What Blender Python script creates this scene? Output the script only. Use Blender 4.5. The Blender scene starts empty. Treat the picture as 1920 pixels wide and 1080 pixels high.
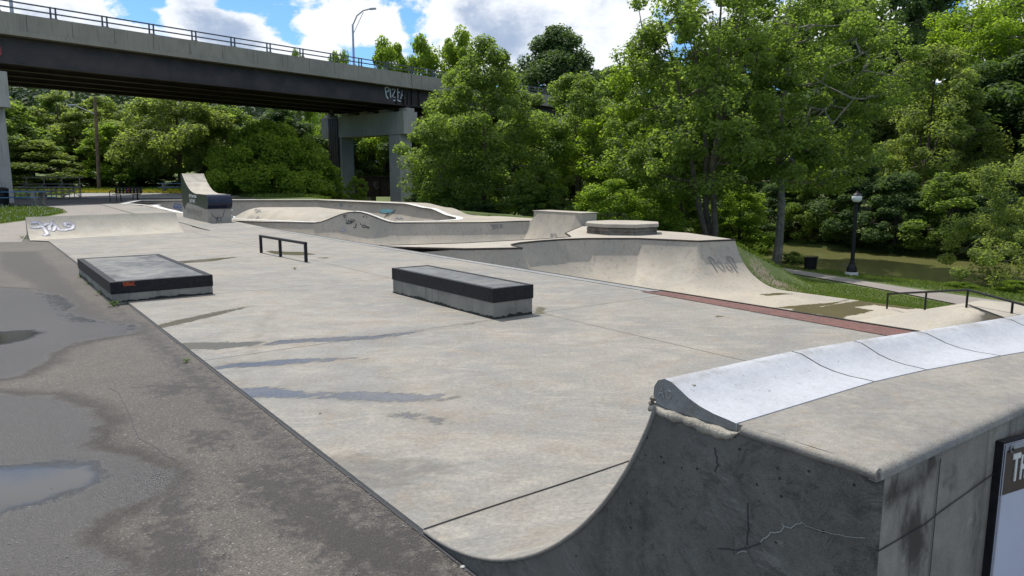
import bpy, bmesh, math, random
import numpy as np
from mathutils import Vector, Matrix

# ------------------------------------------------------------------ camera, world, sun, exposure
S = bpy.context.scene
COL = S.collection
FPX, EYE, YH = 1340.0, 1.65, 338.0
PITCH = math.atan((540 - YH) / FPX)
cam_d = bpy.data.cameras.new('camera'); cam = bpy.data.objects.new('camera', cam_d); COL.objects.link(cam)
cam.location = (0, 0, EYE); cam.rotation_euler = (math.pi / 2 - PITCH, 0, 0)
cam_d.sensor_width = 36; cam_d.lens = 36 * FPX / 1920; cam_d.clip_start = .05; cam_d.clip_end = 3000
S.camera = cam
SUN_EL = math.radians(64); SUN_AZ = math.atan2(-.60, .80)       # from +Y towards +X
sv = Vector((math.sin(SUN_AZ) * math.cos(SUN_EL), math.cos(SUN_AZ) * math.cos(SUN_EL), math.sin(SUN_EL)))
sl = bpy.data.lights.new('sun', 'SUN'); sl.energy = 3.9; sl.angle = math.radians(.53); sl.color = (1, .955, .88)
sun = bpy.data.objects.new('sun', sl); COL.objects.link(sun)
sun.rotation_euler = sv.to_track_quat('Z', 'Y').to_euler(); sun.location = (0, 0, 50)
S.view_settings.view_transform = 'Standard'; S.view_settings.look = 'None'
S.view_settings.exposure = 0.22; S.view_settings.gamma = 1
S.render.engine = 'CYCLES'
S.cycles.max_bounces = 6; S.cycles.transmission_bounces = 3; S.cycles.diffuse_bounces = 4; S.cycles.glossy_bounces = 3
S.cycles.caustics_reflective = False; S.cycles.caustics_refractive = False

class NT:
    """tiny helper for node trees"""
    def __init__(s, tree): s.t = tree; s.n = tree.nodes; s.l = tree.links
    def new(s, typ, **kw):
        n = s.n.new(typ)
        for k, v in kw.items(): setattr(n, k, v)
        return n
    def put(s, sock, v):
        if hasattr(v, 'is_linked'): s.l.new(v, sock)
        elif v is not None:
            if isinstance(v, (tuple, list)) and len(v) == 3 and sock.type == 'RGBA': v = (*v, 1)
            sock.default_value = v
    def math(s, op, a, b=None, c=None, clamp=False):
        n = s.new('ShaderNodeMath', operation=op, use_clamp=clamp)
        for i, v in enumerate((a, b, c)):
            if v is not None: s.put(n.inputs[i], v)
        return n.outputs[0]
    def vmath(s, op, a, b=None):
        n = s.new('ShaderNodeVectorMath', operation=op); s.put(n.inputs[0], a)
        if b is not None: s.put(n.inputs[1], b)
        return n.outputs[0]
    def noise(s, vec, scale, detail=4, rough=.55, dist=0, out='Fac'):
        n = s.new('ShaderNodeTexNoise'); s.put(n.inputs['Vector'], vec)
        n.inputs['Scale'].default_value = scale; n.inputs['Detail'].default_value = detail
        n.inputs['Roughness'].default_value = rough; n.inputs['Distortion'].default_value = dist
        return n.outputs[out]
    def mapr(s, v, a, b, c=0., d=1., smooth=True):
        n = s.new('ShaderNodeMapRange', interpolation_type='SMOOTHSTEP' if smooth else 'LINEAR'); s.put(n.inputs[0], v)
        for i, x in enumerate((a, b, c, d)): n.inputs[i + 1].default_value = x
        return n.outputs[0]
    def mix(s, f, a, b, mode='MIX'):
        n = s.new('ShaderNodeMix', data_type='RGBA', blend_type=mode); s.put(n.inputs[0], f); s.put(n.inputs[6], a); s.put(n.inputs[7], b)
        return n.outputs[2]
    def mapping(s, vec, scale=(1, 1, 1), rot=(0, 0, 0), loc=(0, 0, 0)):
        n = s.new('ShaderNodeMapping'); s.put(n.inputs[0], vec)
        n.inputs['Scale'].default_value = scale; n.inputs['Rotation'].default_value = rot; n.inputs['Location'].default_value = loc
        return n.outputs[0]
    def obj(s): return s.new('ShaderNodeTexCoord').outputs['Object']
    def geo(s, o='Position'): return s.new('ShaderNodeNewGeometry').outputs[o]
    def attr(s, name): return s.new('ShaderNodeAttribute', attribute_name=name).outputs['Fac']
    def sep(s, v):
        n = s.new('ShaderNodeSeparateXYZ'); s.put(n.inputs[0], v); return n.outputs
    def bump(s, h, strength=.3, dist=.02):
        n = s.new('ShaderNodeBump'); s.put(n.inputs['Height'], h); n.inputs['Strength'].default_value = strength; n.inputs['Distance'].default_value = dist
        return n.outputs[0]

# world: physical sky with clouds laid out by direction (azimuth / elevation)
W = bpy.data.worlds.new('World'); S.world = W; W.use_nodes = True
w = NT(W.node_tree); w.n.clear()
sky = w.new('ShaderNodeTexSky', sky_type='NISHITA'); sky.sun_disc = False; sky.sun_elevation = SUN_EL; sky.sun_rotation = SUN_AZ
sky.air_density = 1.0; sky.dust_density = .3; sky.ozone_density = 2.5; sky.altitude = 300
dirv = w.new('ShaderNodeTexCoord').outputs['Generated']
sx, sy, sz = w.sep(dirv)
az = w.math('ARCTAN2', sx, sy); el = w.math('ARCSINE', sz)
def pix_dir(u, v):
    dx = (u - 960) / FPX; dz = -(v - 540) / FPX
    d = Vector((dx, math.cos(PITCH) + dz * math.sin(PITCH), -math.sin(PITCH) + dz * math.cos(PITCH))).normalized()
    return math.atan2(d.x, d.y), math.asin(d.z)
nv = w.new('ShaderNodeCombineXYZ'); w.put(nv.inputs[0], az); w.put(nv.inputs[1], w.math('MULTIPLY', el, 1.5))
nvec = nv.outputs[0]
big = w.noise(nvec, 5.5, 9, .6, .3); fine = w.noise(nvec, 17, 6, .65)
tot = None
for (u, v, ru, rv, amp) in [(60, 15, 110, 45, .85), (240, 62, 130, 22, .62), (425, 72, 95, 52, 1.05), (510, 105, 75, 35, .85), (610, 95, 55, 40, .95), (655, 45, 100, 60, 1.05), (730, 75, 50, 60, .9),
                            (960, 50, 190, 95, 1.15), (1130, 60, 150, 130, 1.2), (880, 80, 90, 50, .9), (1350, 60, 160, 90, .7), (1600, 60, 200, 110, .8), (-250, 60, 250, 70, .8), (2100, 60, 300, 120, .9), (380, 2, 60, 16, .7)]:
    a0, e0 = pix_dir(u, v)
    da = w.math('DIVIDE', w.math('SUBTRACT', az, a0), ru / FPX); de = w.math('DIVIDE', w.math('SUBTRACT', el, e0), rv / FPX)
    r2 = w.math('ADD', w.math('MULTIPLY', da, da), w.math('MULTIPLY', de, de))
    g = w.math('MULTIPLY', w.math('EXPONENT', w.math('MULTIPLY', r2, -.8)), amp)
    tot = g if tot is None else w.math('MAXIMUM', tot, g)
high = w.mapr(el, .25, .40, 0, 1.15)  # unseen cloud cover above the view, added to whiten ambient light and reflections
cov = w.math('MAXIMUM', tot, high)
dens = w.math('ADD', cov, w.math('MULTIPLY', w.math('SUBTRACT', big, .5), 1.7))
dens = w.math('ADD', dens, w.math('MULTIPLY', w.math('SUBTRACT', fine, .5), .9))
mask = w.mapr(dens, .42, .60)
core = w.mapr(dens, .55, 1.35)
shv = w.vmath('ADD', nvec, (0.03, -.05, 0))
shade = w.noise(shv, 6.5, 7, .55, .2)
thick = w.mapr(w.math('ADD', w.math('MULTIPLY', core, .75), w.math('MULTIPLY', w.math('SUBTRACT', shade, .5), 2.4)), .15, .95)
ccol = w.mix(thick, (.90, .92, .95), (.36, .44, .58))
skyc = w.vmath('SCALE', sky.outputs[0]); skyc.node.inputs['Scale'].default_value = .13
skyc = w.mix(1., skyc, (.62, .88, 1.15), 'MULTIPLY')
fin = w.mix(w.math('MULTIPLY', mask, .95), skyc, ccol)
bg = w.new('ShaderNodeBackground'); w.put(bg.inputs[0], fin); bg.inputs[1].default_value = 1.0
w.l.new(bg.outputs[0], w.new('ShaderNodeOutputWorld').inputs[0])

# ------------------------------------------------------------------ helpers
R = random.Random(7); NR = np.random.RandomState(11)
ANG = math.atan2(.6, .8)                       # the park's own axes: b to the right-forward, a to the left-forward
OX, OY = -.42, 3.2
PARKM = Matrix.Translation((OX, OY, 0)) @ Matrix.Rotation(ANG, 4, 'Z')
def W2(b, a, z=0): return Vector((OX + .8 * b - .6 * a, OY + .6 * b + .8 * a, z))
def toab(x, y): x = x - OX; y = y - OY; return (.8 * x + .6 * y, -.6 * x + .8 * y)      # (b, a)
def zf(Y):
    Y = np.asarray(Y, float)
    return np.interp(Y, [25, 42, 50, 70, 100], [0, .3, .42, .88, 1.1])
def ray(u, v):
    dx = (u - 960) / FPX; dz = -(v - 540) / FPX
    return Vector((dx, math.cos(PITCH) + dz * math.sin(PITCH), -math.sin(PITCH) + dz * math.cos(PITCH)))
def at(u, v, z=0.):                            # ground point seen at a pixel of the 1920x1080 photograph
    d = ray(u, v); t = (z - EYE) / d.z; return Vector((d.x * t, d.y * t, z))
def atY(u, v, Y): d = ray(u, v); t = Y / d.y; return Vector((d.x * t, Y, EYE + d.z * t))
def ats(u, v):
    z = 0
    for i in range(30): z = .5 * z + .5 * float(zf(at(u, v, z).y))
    return at(u, v, z)
MATS = {}
PM = {}
def fast(name, V, F, mat=None, parent=None, smooth=False, attrs=None, matrix=None, nverts=4):
    """mesh object from numpy arrays in world coordinates"""
    V = np.asarray(V, np.float32).reshape(-1, 3)
    inv = None
    if parent is not None: inv = PM.get(parent.name, Matrix()).inverted()
    if matrix is not None: inv = matrix.inverted()
    if inv is not None:
        M = np.array(inv); V = V @ M[:3, :3].T.astype(np.float32) + M[:3, 3].astype(np.float32)
    me = bpy.data.meshes.new(name)
    if isinstance(F, np.ndarray):
        k = F.shape[1]
        me.vertices.add(len(V)); me.vertices.foreach_set('co', V.ravel())
        me.loops.add(F.size); me.loops.foreach_set('vertex_index', F.astype(np.int32).ravel())
        me.polygons.add(len(F)); me.polygons.foreach_set('loop_start', np.arange(0, F.size, k, dtype=np.int32))
        me.polygons.foreach_set('loop_total', np.full(len(F), k, np.int32))
        me.update(calc_edges=True)
    else:
        me.from_pydata([tuple(map(float, v)) for v in V], [], F); me.update()
    if smooth: me.polygons.foreach_set('use_smooth', np.ones(len(me.polygons), bool))
    for k, v in (attrs or {}).items():
        a = me.attributes.new(k, 'FLOAT', 'POINT'); a.data.foreach_set('value', np.asarray(v, np.float32))
    if mat: me.materials.append(mat)
    o = bpy.data.objects.new(name, me); COL.objects.link(o)
    if parent is not None: o.parent = parent
    if matrix is not None: o.matrix_world = matrix; PM[o.name] = matrix
    elif parent is not None: PM[o.name] = PM.get(parent.name, Matrix())
    else: PM[o.name] = Matrix()
    return o
def thing(name, label, cat, loc=(0, 0, 0), rz=0, group=None):
    o = bpy.data.objects.new(name, None); COL.objects.link(o); o.empty_display_size = .2
    o.location = loc; o.rotation_euler = (0, 0, rz); PM[o.name] = Matrix.Translation(loc) @ Matrix.Rotation(rz, 4, 'Z')
    o['label'] = label; o['category'] = cat
    if group: o['group'] = group
    return o
def tag(o, label, cat, group=None, kind=None):
    o['label'] = label; o['category'] = cat
    if group: o['group'] = group
    if kind: o['kind'] = kind
    return o
def struct(o, kind='structure'): o['kind'] = kind; return o
class MB:
    """collects shapes in one mesh"""
    def __init__(s, M=None): s.v = []; s.f = []; s.M = M or Matrix()
    def add(s, vs, fs):
        n = len(s.v); s.v += [s.M @ Vector(v) for v in vs]; s.f += [tuple(i + n for i in f) for f in fs]; return s
    def box(s, x0, x1, y0, y1, z0, z1, bev=0):
        if bev:
            bm = bmesh.new(); bmesh.ops.create_cube(bm, size=1)
            for v in bm.verts: v.co = ((x0 + x1) / 2 + v.co.x * (x1 - x0), (y0 + y1) / 2 + v.co.y * (y1 - y0), (z0 + z1) / 2 + v.co.z * (z1 - z0))
            bmesh.ops.bevel(bm, geom=bm.edges[:], offset=bev, segments=2, affect='EDGES', profile=.6)
            s.add([v.co.copy() for v in bm.verts], [tuple(v.index for v in f.verts) for f in bm.faces]); bm.free(); return s
        v = [(x, y, z) for z in (z0, z1) for y in (y0, y1) for x in (x0, x1)]
        return s.add(v, [(0, 2, 3, 1), (4, 5, 7, 6), (0, 1, 5, 4), (2, 6, 7, 3), (0, 4, 6, 2), (1, 3, 7, 5)])
    def tube(s, pts, r, n=8, caps=True):
        pts = [Vector(p) for p in pts]; rs = r if isinstance(r, (list, tuple)) else [r] * len(pts)
        rings = []; up = None
        for i, p in enumerate(pts):
            d = (pts[min(i + 1, len(pts) - 1)] - pts[max(i - 1, 0)]).normalized()
            if up is None: up = Vector((0, 0, 1)) if abs(d.z) < .9 else Vector((1, 0, 0))
            a = d.cross(up).normalized(); b = a.cross(d).normalized(); up = b
            rings.append([p + (a * math.cos(t) + b * math.sin(t)) * rs[i] for t in [2 * math.pi * k / n for k in range(n)]])
        v = [q for ring in rings for q in ring]; f = []
        for i in range(len(pts) - 1):
            for k in range(n): f.append((i * n + k, i * n + (k + 1) % n, (i + 1) * n + (k + 1) % n, (i + 1) * n + k))
        if caps: f += [tuple(reversed(range(n))), tuple(range((len(pts) - 1) * n, len(pts) * n))]
        return s.add(v, f)
    def lathe(s, prof, n=16, c=(0, 0, 0)):
        v = []; f = []
        for (r, z) in prof: v += [(c[0] + r * math.cos(2 * math.pi * k / n), c[1] + r * math.sin(2 * math.pi * k / n), c[2] + z) for k in range(n)]
        for i in range(len(prof) - 1):
            for k in range(n): f.append((i * n + k, i * n + (k + 1) % n, (i + 1) * n + (k + 1) % n, (i + 1) * n + k))
        f += [tuple(reversed(range(n))), tuple(range((len(prof) - 1) * n, len(prof) * n))]
        return s.add(v, f)
    def prism(s, poly, z0, z1):
        n = len(poly); v = [(x, y, z0) for x, y in poly] + [(x, y, z1) for x, y in poly]
        return s.add(v, [tuple(reversed(range(n))), tuple(range(n, 2 * n))] + [(i, (i + 1) % n, n + (i + 1) % n, n + i) for i in range(n)])
    def build(s, name, mat, parent=None, smooth=False, matrix=None):
        o = fast(name, [tuple(v) for v in s.v], s.f, mat, parent, smooth, matrix=matrix)
        bm = bmesh.new(); bm.from_mesh(o.data); bmesh.ops.recalc_face_normals(bm, faces=bm.faces[:]); bm.to_mesh(o.data); bm.free()
        if smooth: o.data.set_sharp_from_angle(angle=math.radians(40))
        return o

def sdf(P, poly):
    """signed distance (inside > 0), nearest point and position along a closed polygon"""
    P = np.asarray(P, float); poly = np.asarray(poly, float); n = len(poly)
    best = np.full(len(P), 1e9); near = np.zeros((len(P), 2)); idx = np.zeros(len(P)); inside = np.zeros(len(P), bool)
    for i in range(n):
        A = poly[i]; B = poly[(i + 1) % n]; e = B - A
        t = np.clip(((P - A) @ e) / (e @ e + 1e-12), 0, 1); q = A + t[:, None] * e; d = np.hypot(*(P - q).T)
        m = d < best; best[m] = d[m]; near[m] = q[m]; idx[m] = i + t[m]
        c = ((A[1] > P[:, 1]) != (B[1] > P[:, 1])) & (P[:, 0] < (B[0] - A[0]) * (P[:, 1] - A[1]) / (B[1] - A[1] + 1e-12) + A[0]); inside ^= c
    return np.where(inside, best, -best), near, idx
def grid(x0, x1, y0, y1, c):
    nx = int(round((x1 - x0) / c)) + 1; ny = int(round((y1 - y0) / c)) + 1
    X, Y = np.meshgrid(np.linspace(x0, x1, nx), np.linspace(y0, y1, ny)); P = np.stack([X.ravel(), Y.ravel()], 1)
    i = np.arange(nx * ny).reshape(ny, nx); F = np.stack([i[:-1, :-1], i[:-1, 1:], i[1:, 1:], i[1:, :-1]], -1).reshape(-1, 4)
    return P, F
def clip(P, F, poly, keep_out=False):
    """faces inside the polygon, rim vertices pulled on to its outline"""
    d, near, _ = sdf(P, poly)
    if keep_out: d = -d
    ins = d > 0
    k = ins[F].sum(1) >= 1
    F = F[k]; P = P.copy(); used = np.zeros(len(P), bool); used[F.ravel()] = True
    mv = used & ~ins; P[mv] = near[mv]
    ix = np.cumsum(used) - 1
    return P[used], ix[F]
def sheet(name, poly, cell, zfun, mat, attrs=None, parent=None, world=False):
    """a flat-lying sheet in park coordinates (b, a)"""
    poly = np.asarray(poly, float)
    P, F = grid(poly[:, 0].min() - cell, poly[:, 0].max() + cell, poly[:, 1].min() - cell, poly[:, 1].max() + cell, cell)
    P, F = clip(P, F, poly)
    Z = zfun(P) if callable(zfun) else np.full(len(P), float(zfun))
    A = {k: f(P) for k, f in (attrs or {}).items()}
    M = np.array(PARKM); V = np.stack([P[:, 0], P[:, 1], Z], 1) @ M[:3, :3].T + M[:3, 3]
    return fast(name, V, F, mat, parent, True, A, matrix=None if parent else PARKM)
def yworld(P): return OY + .6 * P[:, 0] + .8 * P[:, 1]
def dens_poly(poly, step):
    out = []
    for i in range(len(poly) - 1):
        A = Vector(poly[i]); B = Vector(poly[i + 1]); n = max(1, int((B - A).length / step))
        out += [A.lerp(B, k / n) for k in range(n)]
    return out + [Vector(poly[-1])]
def smoothpoly(pts, it=2):
    for _ in range(it):
        q = [pts[0]]
        for i in range(len(pts) - 1):
            A, B = Vector(pts[i]), Vector(pts[i + 1]); q += [A.lerp(B, .25), A.lerp(B, .75)]
        pts = q + [pts[-1]]
    return [Vector(p) for p in pts]
def ribbon(pts, w, up=None, thick=.004):
    """flat band of width w along world points with given surface normals"""
    V = []; F = []; n = len(pts)
    for i, p in enumerate(pts):
        d = (pts[min(i + 1, n - 1)] - pts[max(i - 1, 0)]); u = up[i] if up else Vector((0, 0, 1))
        s_ = d.cross(u); s_ = s_.normalized() * w / 2 if s_.length > 1e-9 else Vector((w / 2, 0, 0))
        V += [p - s_, p + s_, p + s_ + u * thick, p - s_ + u * thick]
    for i in range(n - 1):
        a = 4 * i; b = a + 4
        for k in range(4): F.append((a + k, a + (k + 1) % 4, b + (k + 1) % 4, b + k))
    F += [(0, 3, 2, 1), (4 * n - 4, 4 * n - 3, 4 * n - 2, 4 * n - 1)]
    return V, F

# ------------------------------------------------------------------ materials
def newmat(name):
    m = bpy.data.materials.new(name); m.use_nodes = True; t = NT(m.node_tree); t.n.clear()
    out = t.new('ShaderNodeOutputMaterial'); p = t.new('ShaderNodeBsdfPrincipled'); t.l.new(p.outputs[0], out.inputs[0])
    t.p = p; t.out = out; return m, t
def simple(name, col, rough=.6, metal=0, vary=.15, scale=8, bump=0, bscale=60, spec=.5):
    m, t = newmat(name); o = t.obj()
    n = t.noise(o, scale, 5, .6)
    c = t.mix(t.mapr(n, .3, .7), tuple(x * (1 - vary) for x in col), tuple(min(1, x * (1 + vary)) for x in col))
    t.put(t.p.inputs['Base Color'], c); t.p.inputs['Roughness'].default_value = rough; t.p.inputs['Metallic'].default_value = metal
    t.p.inputs['Specular IOR Level'].default_value = spec
    if bump: t.put(t.p.inputs['Normal'], t.bump(t.noise(o, bscale, 5, .7), bump, .01))
    return m
def concrete(name, c1, c2, c3=None, big=.5, rough=.75, streak=0, speck=.12, world=True, pits=.25, attrs=False, joints=False, scrape=False, dark=0, mottle=False):
    m, t = newmat(name); o = t.geo('Position') if world else t.obj()
    n1 = t.noise(o, big, 6, .6, .6); n2 = t.noise(o, big * 5, 6, .65, .4); n3 = t.noise(o, 34, 5, .75); n4 = t.noise(o, 210, 2, .6)
    c = t.mix(t.mapr(n1, .35, .65), c1, c2)
    c = t.mix(t.mapr(n2, .45, .75, 0, .55), c, c3 or tuple(x * .75 for x in c2))
    br = t.math('ADD', t.math('MULTIPLY', t.math('SUBTRACT', n3, .5), speck * 2.4), t.math('MULTIPLY', t.math('SUBTRACT', n4, .5), speck * 2.0))
    br = t.math('ADD', br, 1.0)
    # pale drag marks left by finishing and wheels
    sc = t.noise(t.mapping(o, (.7, 5.5, 1), (0, 0, .5)), 2.2, 8, .7, 1.2)
    c = t.mix(t.mapr(sc, .56, .72, 0, .35), c, tuple(min(.8, x * 1.25) for x in c1))
    bw = t.noise(o, 1.3, 7, .75, .8)
    c = t.mix(t.mapr(bw, .58, .74, 0, .30), c, tuple(x * .68 for x in c1))
    if mottle:      # cloudy cream and blue-grey curing marks, trowel swirls, darker traffic film
        ma = t.noise(t.mapping(o, (1, 2.2, 1), (0, 0, -.5)), 1.6, 9, .72, 1.4); mb_ = t.noise(o, 4.2, 8, .75, .8); mc = t.noise(t.mapping(o, (1, 3.5, 1), (0, 0, .3)), 9, 8, .8, 1.5)
        c = t.mix(t.mapr(ma, .48, .68, 0, .55), c, (.33, .305, .26)); c = t.mix(t.mapr(ma, .34, .48, .42, 0), c, (.165, .165, .16))
        c = t.mix(t.mapr(mb_, .52, .70, 0, .35), c, (.37, .335, .275)); c = t.mix(t.mapr(mb_, .33, .46, .35, 0), c, (.15, .145, .135))
        c = t.mix(t.mapr(mc, .56, .70, 0, .32), c, (.38, .35, .30)); c = t.mix(t.mapr(mc, .36, .42, .22, 0), c, (.14, .13, .115))
        far_ = t.mapr(t.sep(o)[1], 7, 20, 1.0, 1.0)
    if streak:
        sn = t.noise(t.mapping(o, (7, 7, .35)), 1.6, 6, .6, .2)
        c = t.mix(t.mapr(sn, .52, .72, 0, streak), c, tuple(x * .35 for x in c2))
    if dark:
        dn = t.noise(o, 1.1, 8, .7, .6)
        c = t.mix(t.mapr(dn, .42, .62, 0, dark), c, (.022, .022, .021))
    c = t.mix(1., c, t_comb(t, br), 'MULTIPLY')
    r = t.mapr(n2, .3, .7, rough - .1, rough + .1)
    h = t.math('ADD', t.math('MULTIPLY', n3, .5), t.math('MULTIPLY', n4, .35)); h = t.math('ADD', h, t.math('MULTIPLY', n2, .6))
    if scrape:      # trowel drags and torn form marks running along the wall
        sv_ = t.mapping(o, (1.4, 1.4, 11), (.14, .10, 0)); s1 = t.noise(sv_, 3.2, 10, .78, 1.6); s2 = t.noise(o, 7.5, 10, .78, 1.2); s3 = t.noise(o, 1.3, 6, .65, .8)
        zone = t.mapr(s3, .50, .60)
        c = t.mix(t.mapr(s3, .38, .60, 0, .6), c, (.17, .165, .15))
        c = t.mix(t.math('MULTIPLY', t.mapr(s1, .50, .60), t.math('MULTIPLY', zone, .55)), c, (.30, .29, .265)); c = t.mix(t.mapr(s2, .57, .70, 0, .16), c, (.04, .038, .033)); c = t.mix(t.mapr(s2, .33, .39, .35, 0), c, (.27, .265, .245))
        vh = t.new('ShaderNodeTexVoronoi'); t.put(vh.inputs['Vector'], o); vh.inputs['Scale'].default_value = 26
        pit = t.math('MULTIPLY', t.mapr(vh.outputs['Distance'], .05, .12, 1, 0), t.mapr(t.sep(vh.outputs['Color'])[0], .62, .66))
        c = t.mix(t.math('MULTIPLY', pit, .8), c, (.02, .02, .018))
        h = t.math('ADD', h, t.math('MULTIPLY', t.math('MULTIPLY', s1, zone), 2.2)); h = t.math('ADD', h, t.math('MULTIPLY', t.mapr(s2, .52, .70), -.5)); h = t.math('SUBTRACT', h, t.math('MULTIPLY', pit, 3))
    if joints:
        ob = t.obj(); bx, ax, _ = t.sep(ob)
        wob = t.math('MULTIPLY', t.math('SUBTRACT', t.noise(ob, 9, 3), .5), .006)
        j1 = t.math('ABSOLUTE', t.math('ADD', t.math('SUBTRACT', bx, 4.0), wob))
        fa = t.math('ABSOLUTE', t.math('ADD', t.math('SUBTRACT', t.math('WRAP', t.math('ADD', ax, 2.0), 4.05, 0.), 2.0), wob))
        j = t.math('MINIMUM', j1, fa)
        jm = t.mapr(j, .004, .009, 1, 0); jd = t.mapr(j, .01, .06, .16, 0)
        c = t.mix(jd, c, (.16, .14, .11)); c = t.mix(jm, c, (.07, .062, .052)); h = t.math('SUBTRACT', h, t.math('MULTIPLY', jm, 4))
    if attrs:
        wn = t.math('ADD', t.math('MULTIPLY', t.math('SUBTRACT', t.noise(t.mapping(t.obj(), (1, 2.2, 1)), 5, 8, .7, .5), .5), .30), t.math('MULTIPLY', t.math('SUBTRACT', n3, .5), .12))
        wet = t.mapr(t.math('ADD', t.attr('wet'), wn), -.015, .025)
        damp = t.mapr(t.math('ADD', t.attr('wet'), t.math('MULTIPLY', wn, 1.8)), -.16, .0, 0, .35)
        mud = t.mapr(t.math('ADD', t.attr('mud'), wn), -.015, .025)
        st = t.mapr(t.math('ADD', t.attr('stain'), t.math('MULTIPLY', wn, 1.6)), -.04, .10, 0, .6)
        wetc = t.mix(1., c, (.52, .50, .47), 'MULTIPLY')
        c = t.mix(damp, c, t.mix(1., c, (.78, .76, .73), 'MULTIPLY'))
        c = t.mix(st, c, t.mix(1., c, (.5, .48, .45), 'MULTIPLY'))
        c = t.mix(wet, c, wetc); c = t.mix(mud, c, t.mix(n1, (.10, .085, .045), (.17, .14, .08)))
        anyw = t.math('MAXIMUM', wet, mud)
        r = t.math('ADD', t.math('MULTIPLY', r, t.math('SUBTRACT', 1, anyw)), t.math('MULTIPLY', anyw, .2))
        h = t.math('MULTIPLY', h, t.math('SUBTRACT', 1, t.math('MULTIPLY', anyw, .93)))
    t.put(t.p.inputs['Base Color'], c); t.put(t.p.inputs['Roughness'], r)
    t.put(t.p.inputs['Normal'], t.bump(h, pits, .006))
    return m
def t_comb(t, v):
    n = t.new('ShaderNodeCombineXYZ')
    for i in range(3): t.put(n.inputs[i], v)
    return n.outputs[0]

def coping_mat(name, c1, c2, c3, big=2.5, speck=.05, pits=.35):
    m = concrete(name, c1, c2, c3, big=big, speck=.18, pits=.5); t = NT(m.node_tree); pn = [n for n in t.n if n.type == 'BSDF_PRINCIPLED'][0]
    src = pn.inputs['Base Color'].links[0].from_socket; o = t.geo('Position')
    f1 = t.noise(o, 70, 4, .7); f2 = t.noise(t.mapping(o, (1, 9, 1), (0, 0, .9)), 26, 6, .8, 1.2); f3 = t.noise(o, 5, 7, .75, .5)
    _, _, zz = t.sep(o); nose = t.mapr(zz, 1.052, 1.072)
    c = t.mix(t.mapr(f1, .63, .68, 0, .6), src, (.12, .12, .12)); c = t.mix(t.mapr(f2, .63, .68, 0, .45), c, (.16, .155, .15))
    c = t.mix(t.math('MULTIPLY', nose, t.mapr(f3, .42, .60, .08, .65)), c, (.22, .215, .21)); c = t.mix(t.mapr(f3, .58, .72, 0, .35), c, (.30, .29, .275))
    t.put(pn.inputs['Base Color'], c); return m
M = MATS
M['slab'] = concrete('slab_concrete', (.252, .230, .198), (.188, .186, .176), (.228, .183, .135), big=.55, speck=.55, pits=.5, attrs=True, joints=True, mottle=True)
M['bowl'] = concrete('bowl_concrete', (.385, .34, .275), (.30, .275, .23), (.38, .315, .24), big=.6, streak=.35, speck=.35, attrs=True)
M['deck'] = concrete('deck_concrete', (.39, .35, .29), (.34, .305, .255), big=.6)
M['ramp'] = concrete('ramp_concrete', (.385, .35, .285), (.32, .295, .25), (.36, .30, .23), big=.8, speck=.35, streak=.12)
M['block'] = concrete('block_concrete', (.30, .285, .24), (.22, .21, .18), (.36, .33, .27), big=1.2, streak=.55, dark=.25)
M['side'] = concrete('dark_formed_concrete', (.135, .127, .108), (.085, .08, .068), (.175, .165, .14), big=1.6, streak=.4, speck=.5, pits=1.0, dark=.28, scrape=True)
M['back'] = concrete('stained_formed_concrete', (.29, .26, .215), (.20, .18, .145), (.36, .33, .28), big=1.5, streak=.75, speck=.2, pits=.6, dark=.35)
M['mortar'] = concrete('mortar', (.42, .38, .31), (.30, .27, .22), big=6, pits=1.0, speck=.3)
M['stone'] = concrete('mossy_stone', (.22, .19, .15), (.10, .085, .065), (.35, .31, .25), big=2, streak=.8, dark=.7, pits=1)
M['bridge_conc'] = concrete('bridge_concrete', (.30, .275, .225), (.235, .215, .18), (.33, .30, .25), big=.35, streak=.5)
M['pier_conc'] = concrete('pier_concrete', (.38, .365, .335), (.31, .30, .275), (.33, .30, .26), big=.25, streak=.65)
M['black'] = simple('black_painted_steel', (.010, .010, .012), .5, 0, .6, 20, .15, 80, spec=.28)
m = M['black']; t = NT(m.node_tree); pn = [n for n in t.n if n.type == 'BSDF_PRINCIPLED'][0]; src = pn.inputs['Base Color'].links[0].from_socket; o = t.geo('Position')
t.put(pn.inputs['Base Color'], t.mix(t.mapr(t.noise(t.mapping(o, (1, 1, 5), (0, 0, .6)), 9, 8, .8, 1.0), .60, .74, 0, .45), src, (.10, .095, .09)))
M['navy'] = simple('glossy_navy_steel', (.008, .013, .035), .16, .2, .3, 6)
M['steel'] = simple('dark_coping_steel', (.055, .045, .04), .45, .6, .4, 14)
M['girder'] = simple('dark_girder_paint', (.040, .029, .028), .55, 0, .35, .8, .2, 20)
M['rust'] = simple('rusty_plate_girder', (.030, .018, .015), .8, 0, .5, 1.5, .3, 20)
M['galv'] = simple('galvanised_steel', (.34, .35, .37), .4, .6, .15, 10)
M['rail'] = simple('weathered_rail_steel', (.10, .105, .115), .45, .5, .3, 8)
M['white_coping'] = coping_mat('painted_coping', (.43, .44, .47), (.39, .40, .43), (.405, .41, .435), big=2.5, speck=.05, pits=.35)
M['white_line'] = simple('worn_white_coping_paint', (.66, .65, .62), .6, 0, .12, 6)
M['silver'] = simple('silver_spray_paint', (.30, .30, .34), .5, 0, .2, 12)
M['ink'] = simple('black_marker_ink', (.03, .03, .035), .7, 0, .3, 30)
M['grey_ink'] = simple('faded_marker', (.19, .18, .175), .8, 0, .3, 30)
M['blue_ink'] = simple('blue_marker', (.12, .16, .28), .8, 0, .3, 30)
M['purple_ink'] = simple('purple_outline_paint', (.19, .18, .24), .7, 0, .3, 30)
M['turq'] = simple('turquoise_paint', (.20, .42, .44), .5, 0, .2, 10)
M['whitep'] = simple('white_spray_paint', (.6, .62, .65), .6, 0, .15, 12)
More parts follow.
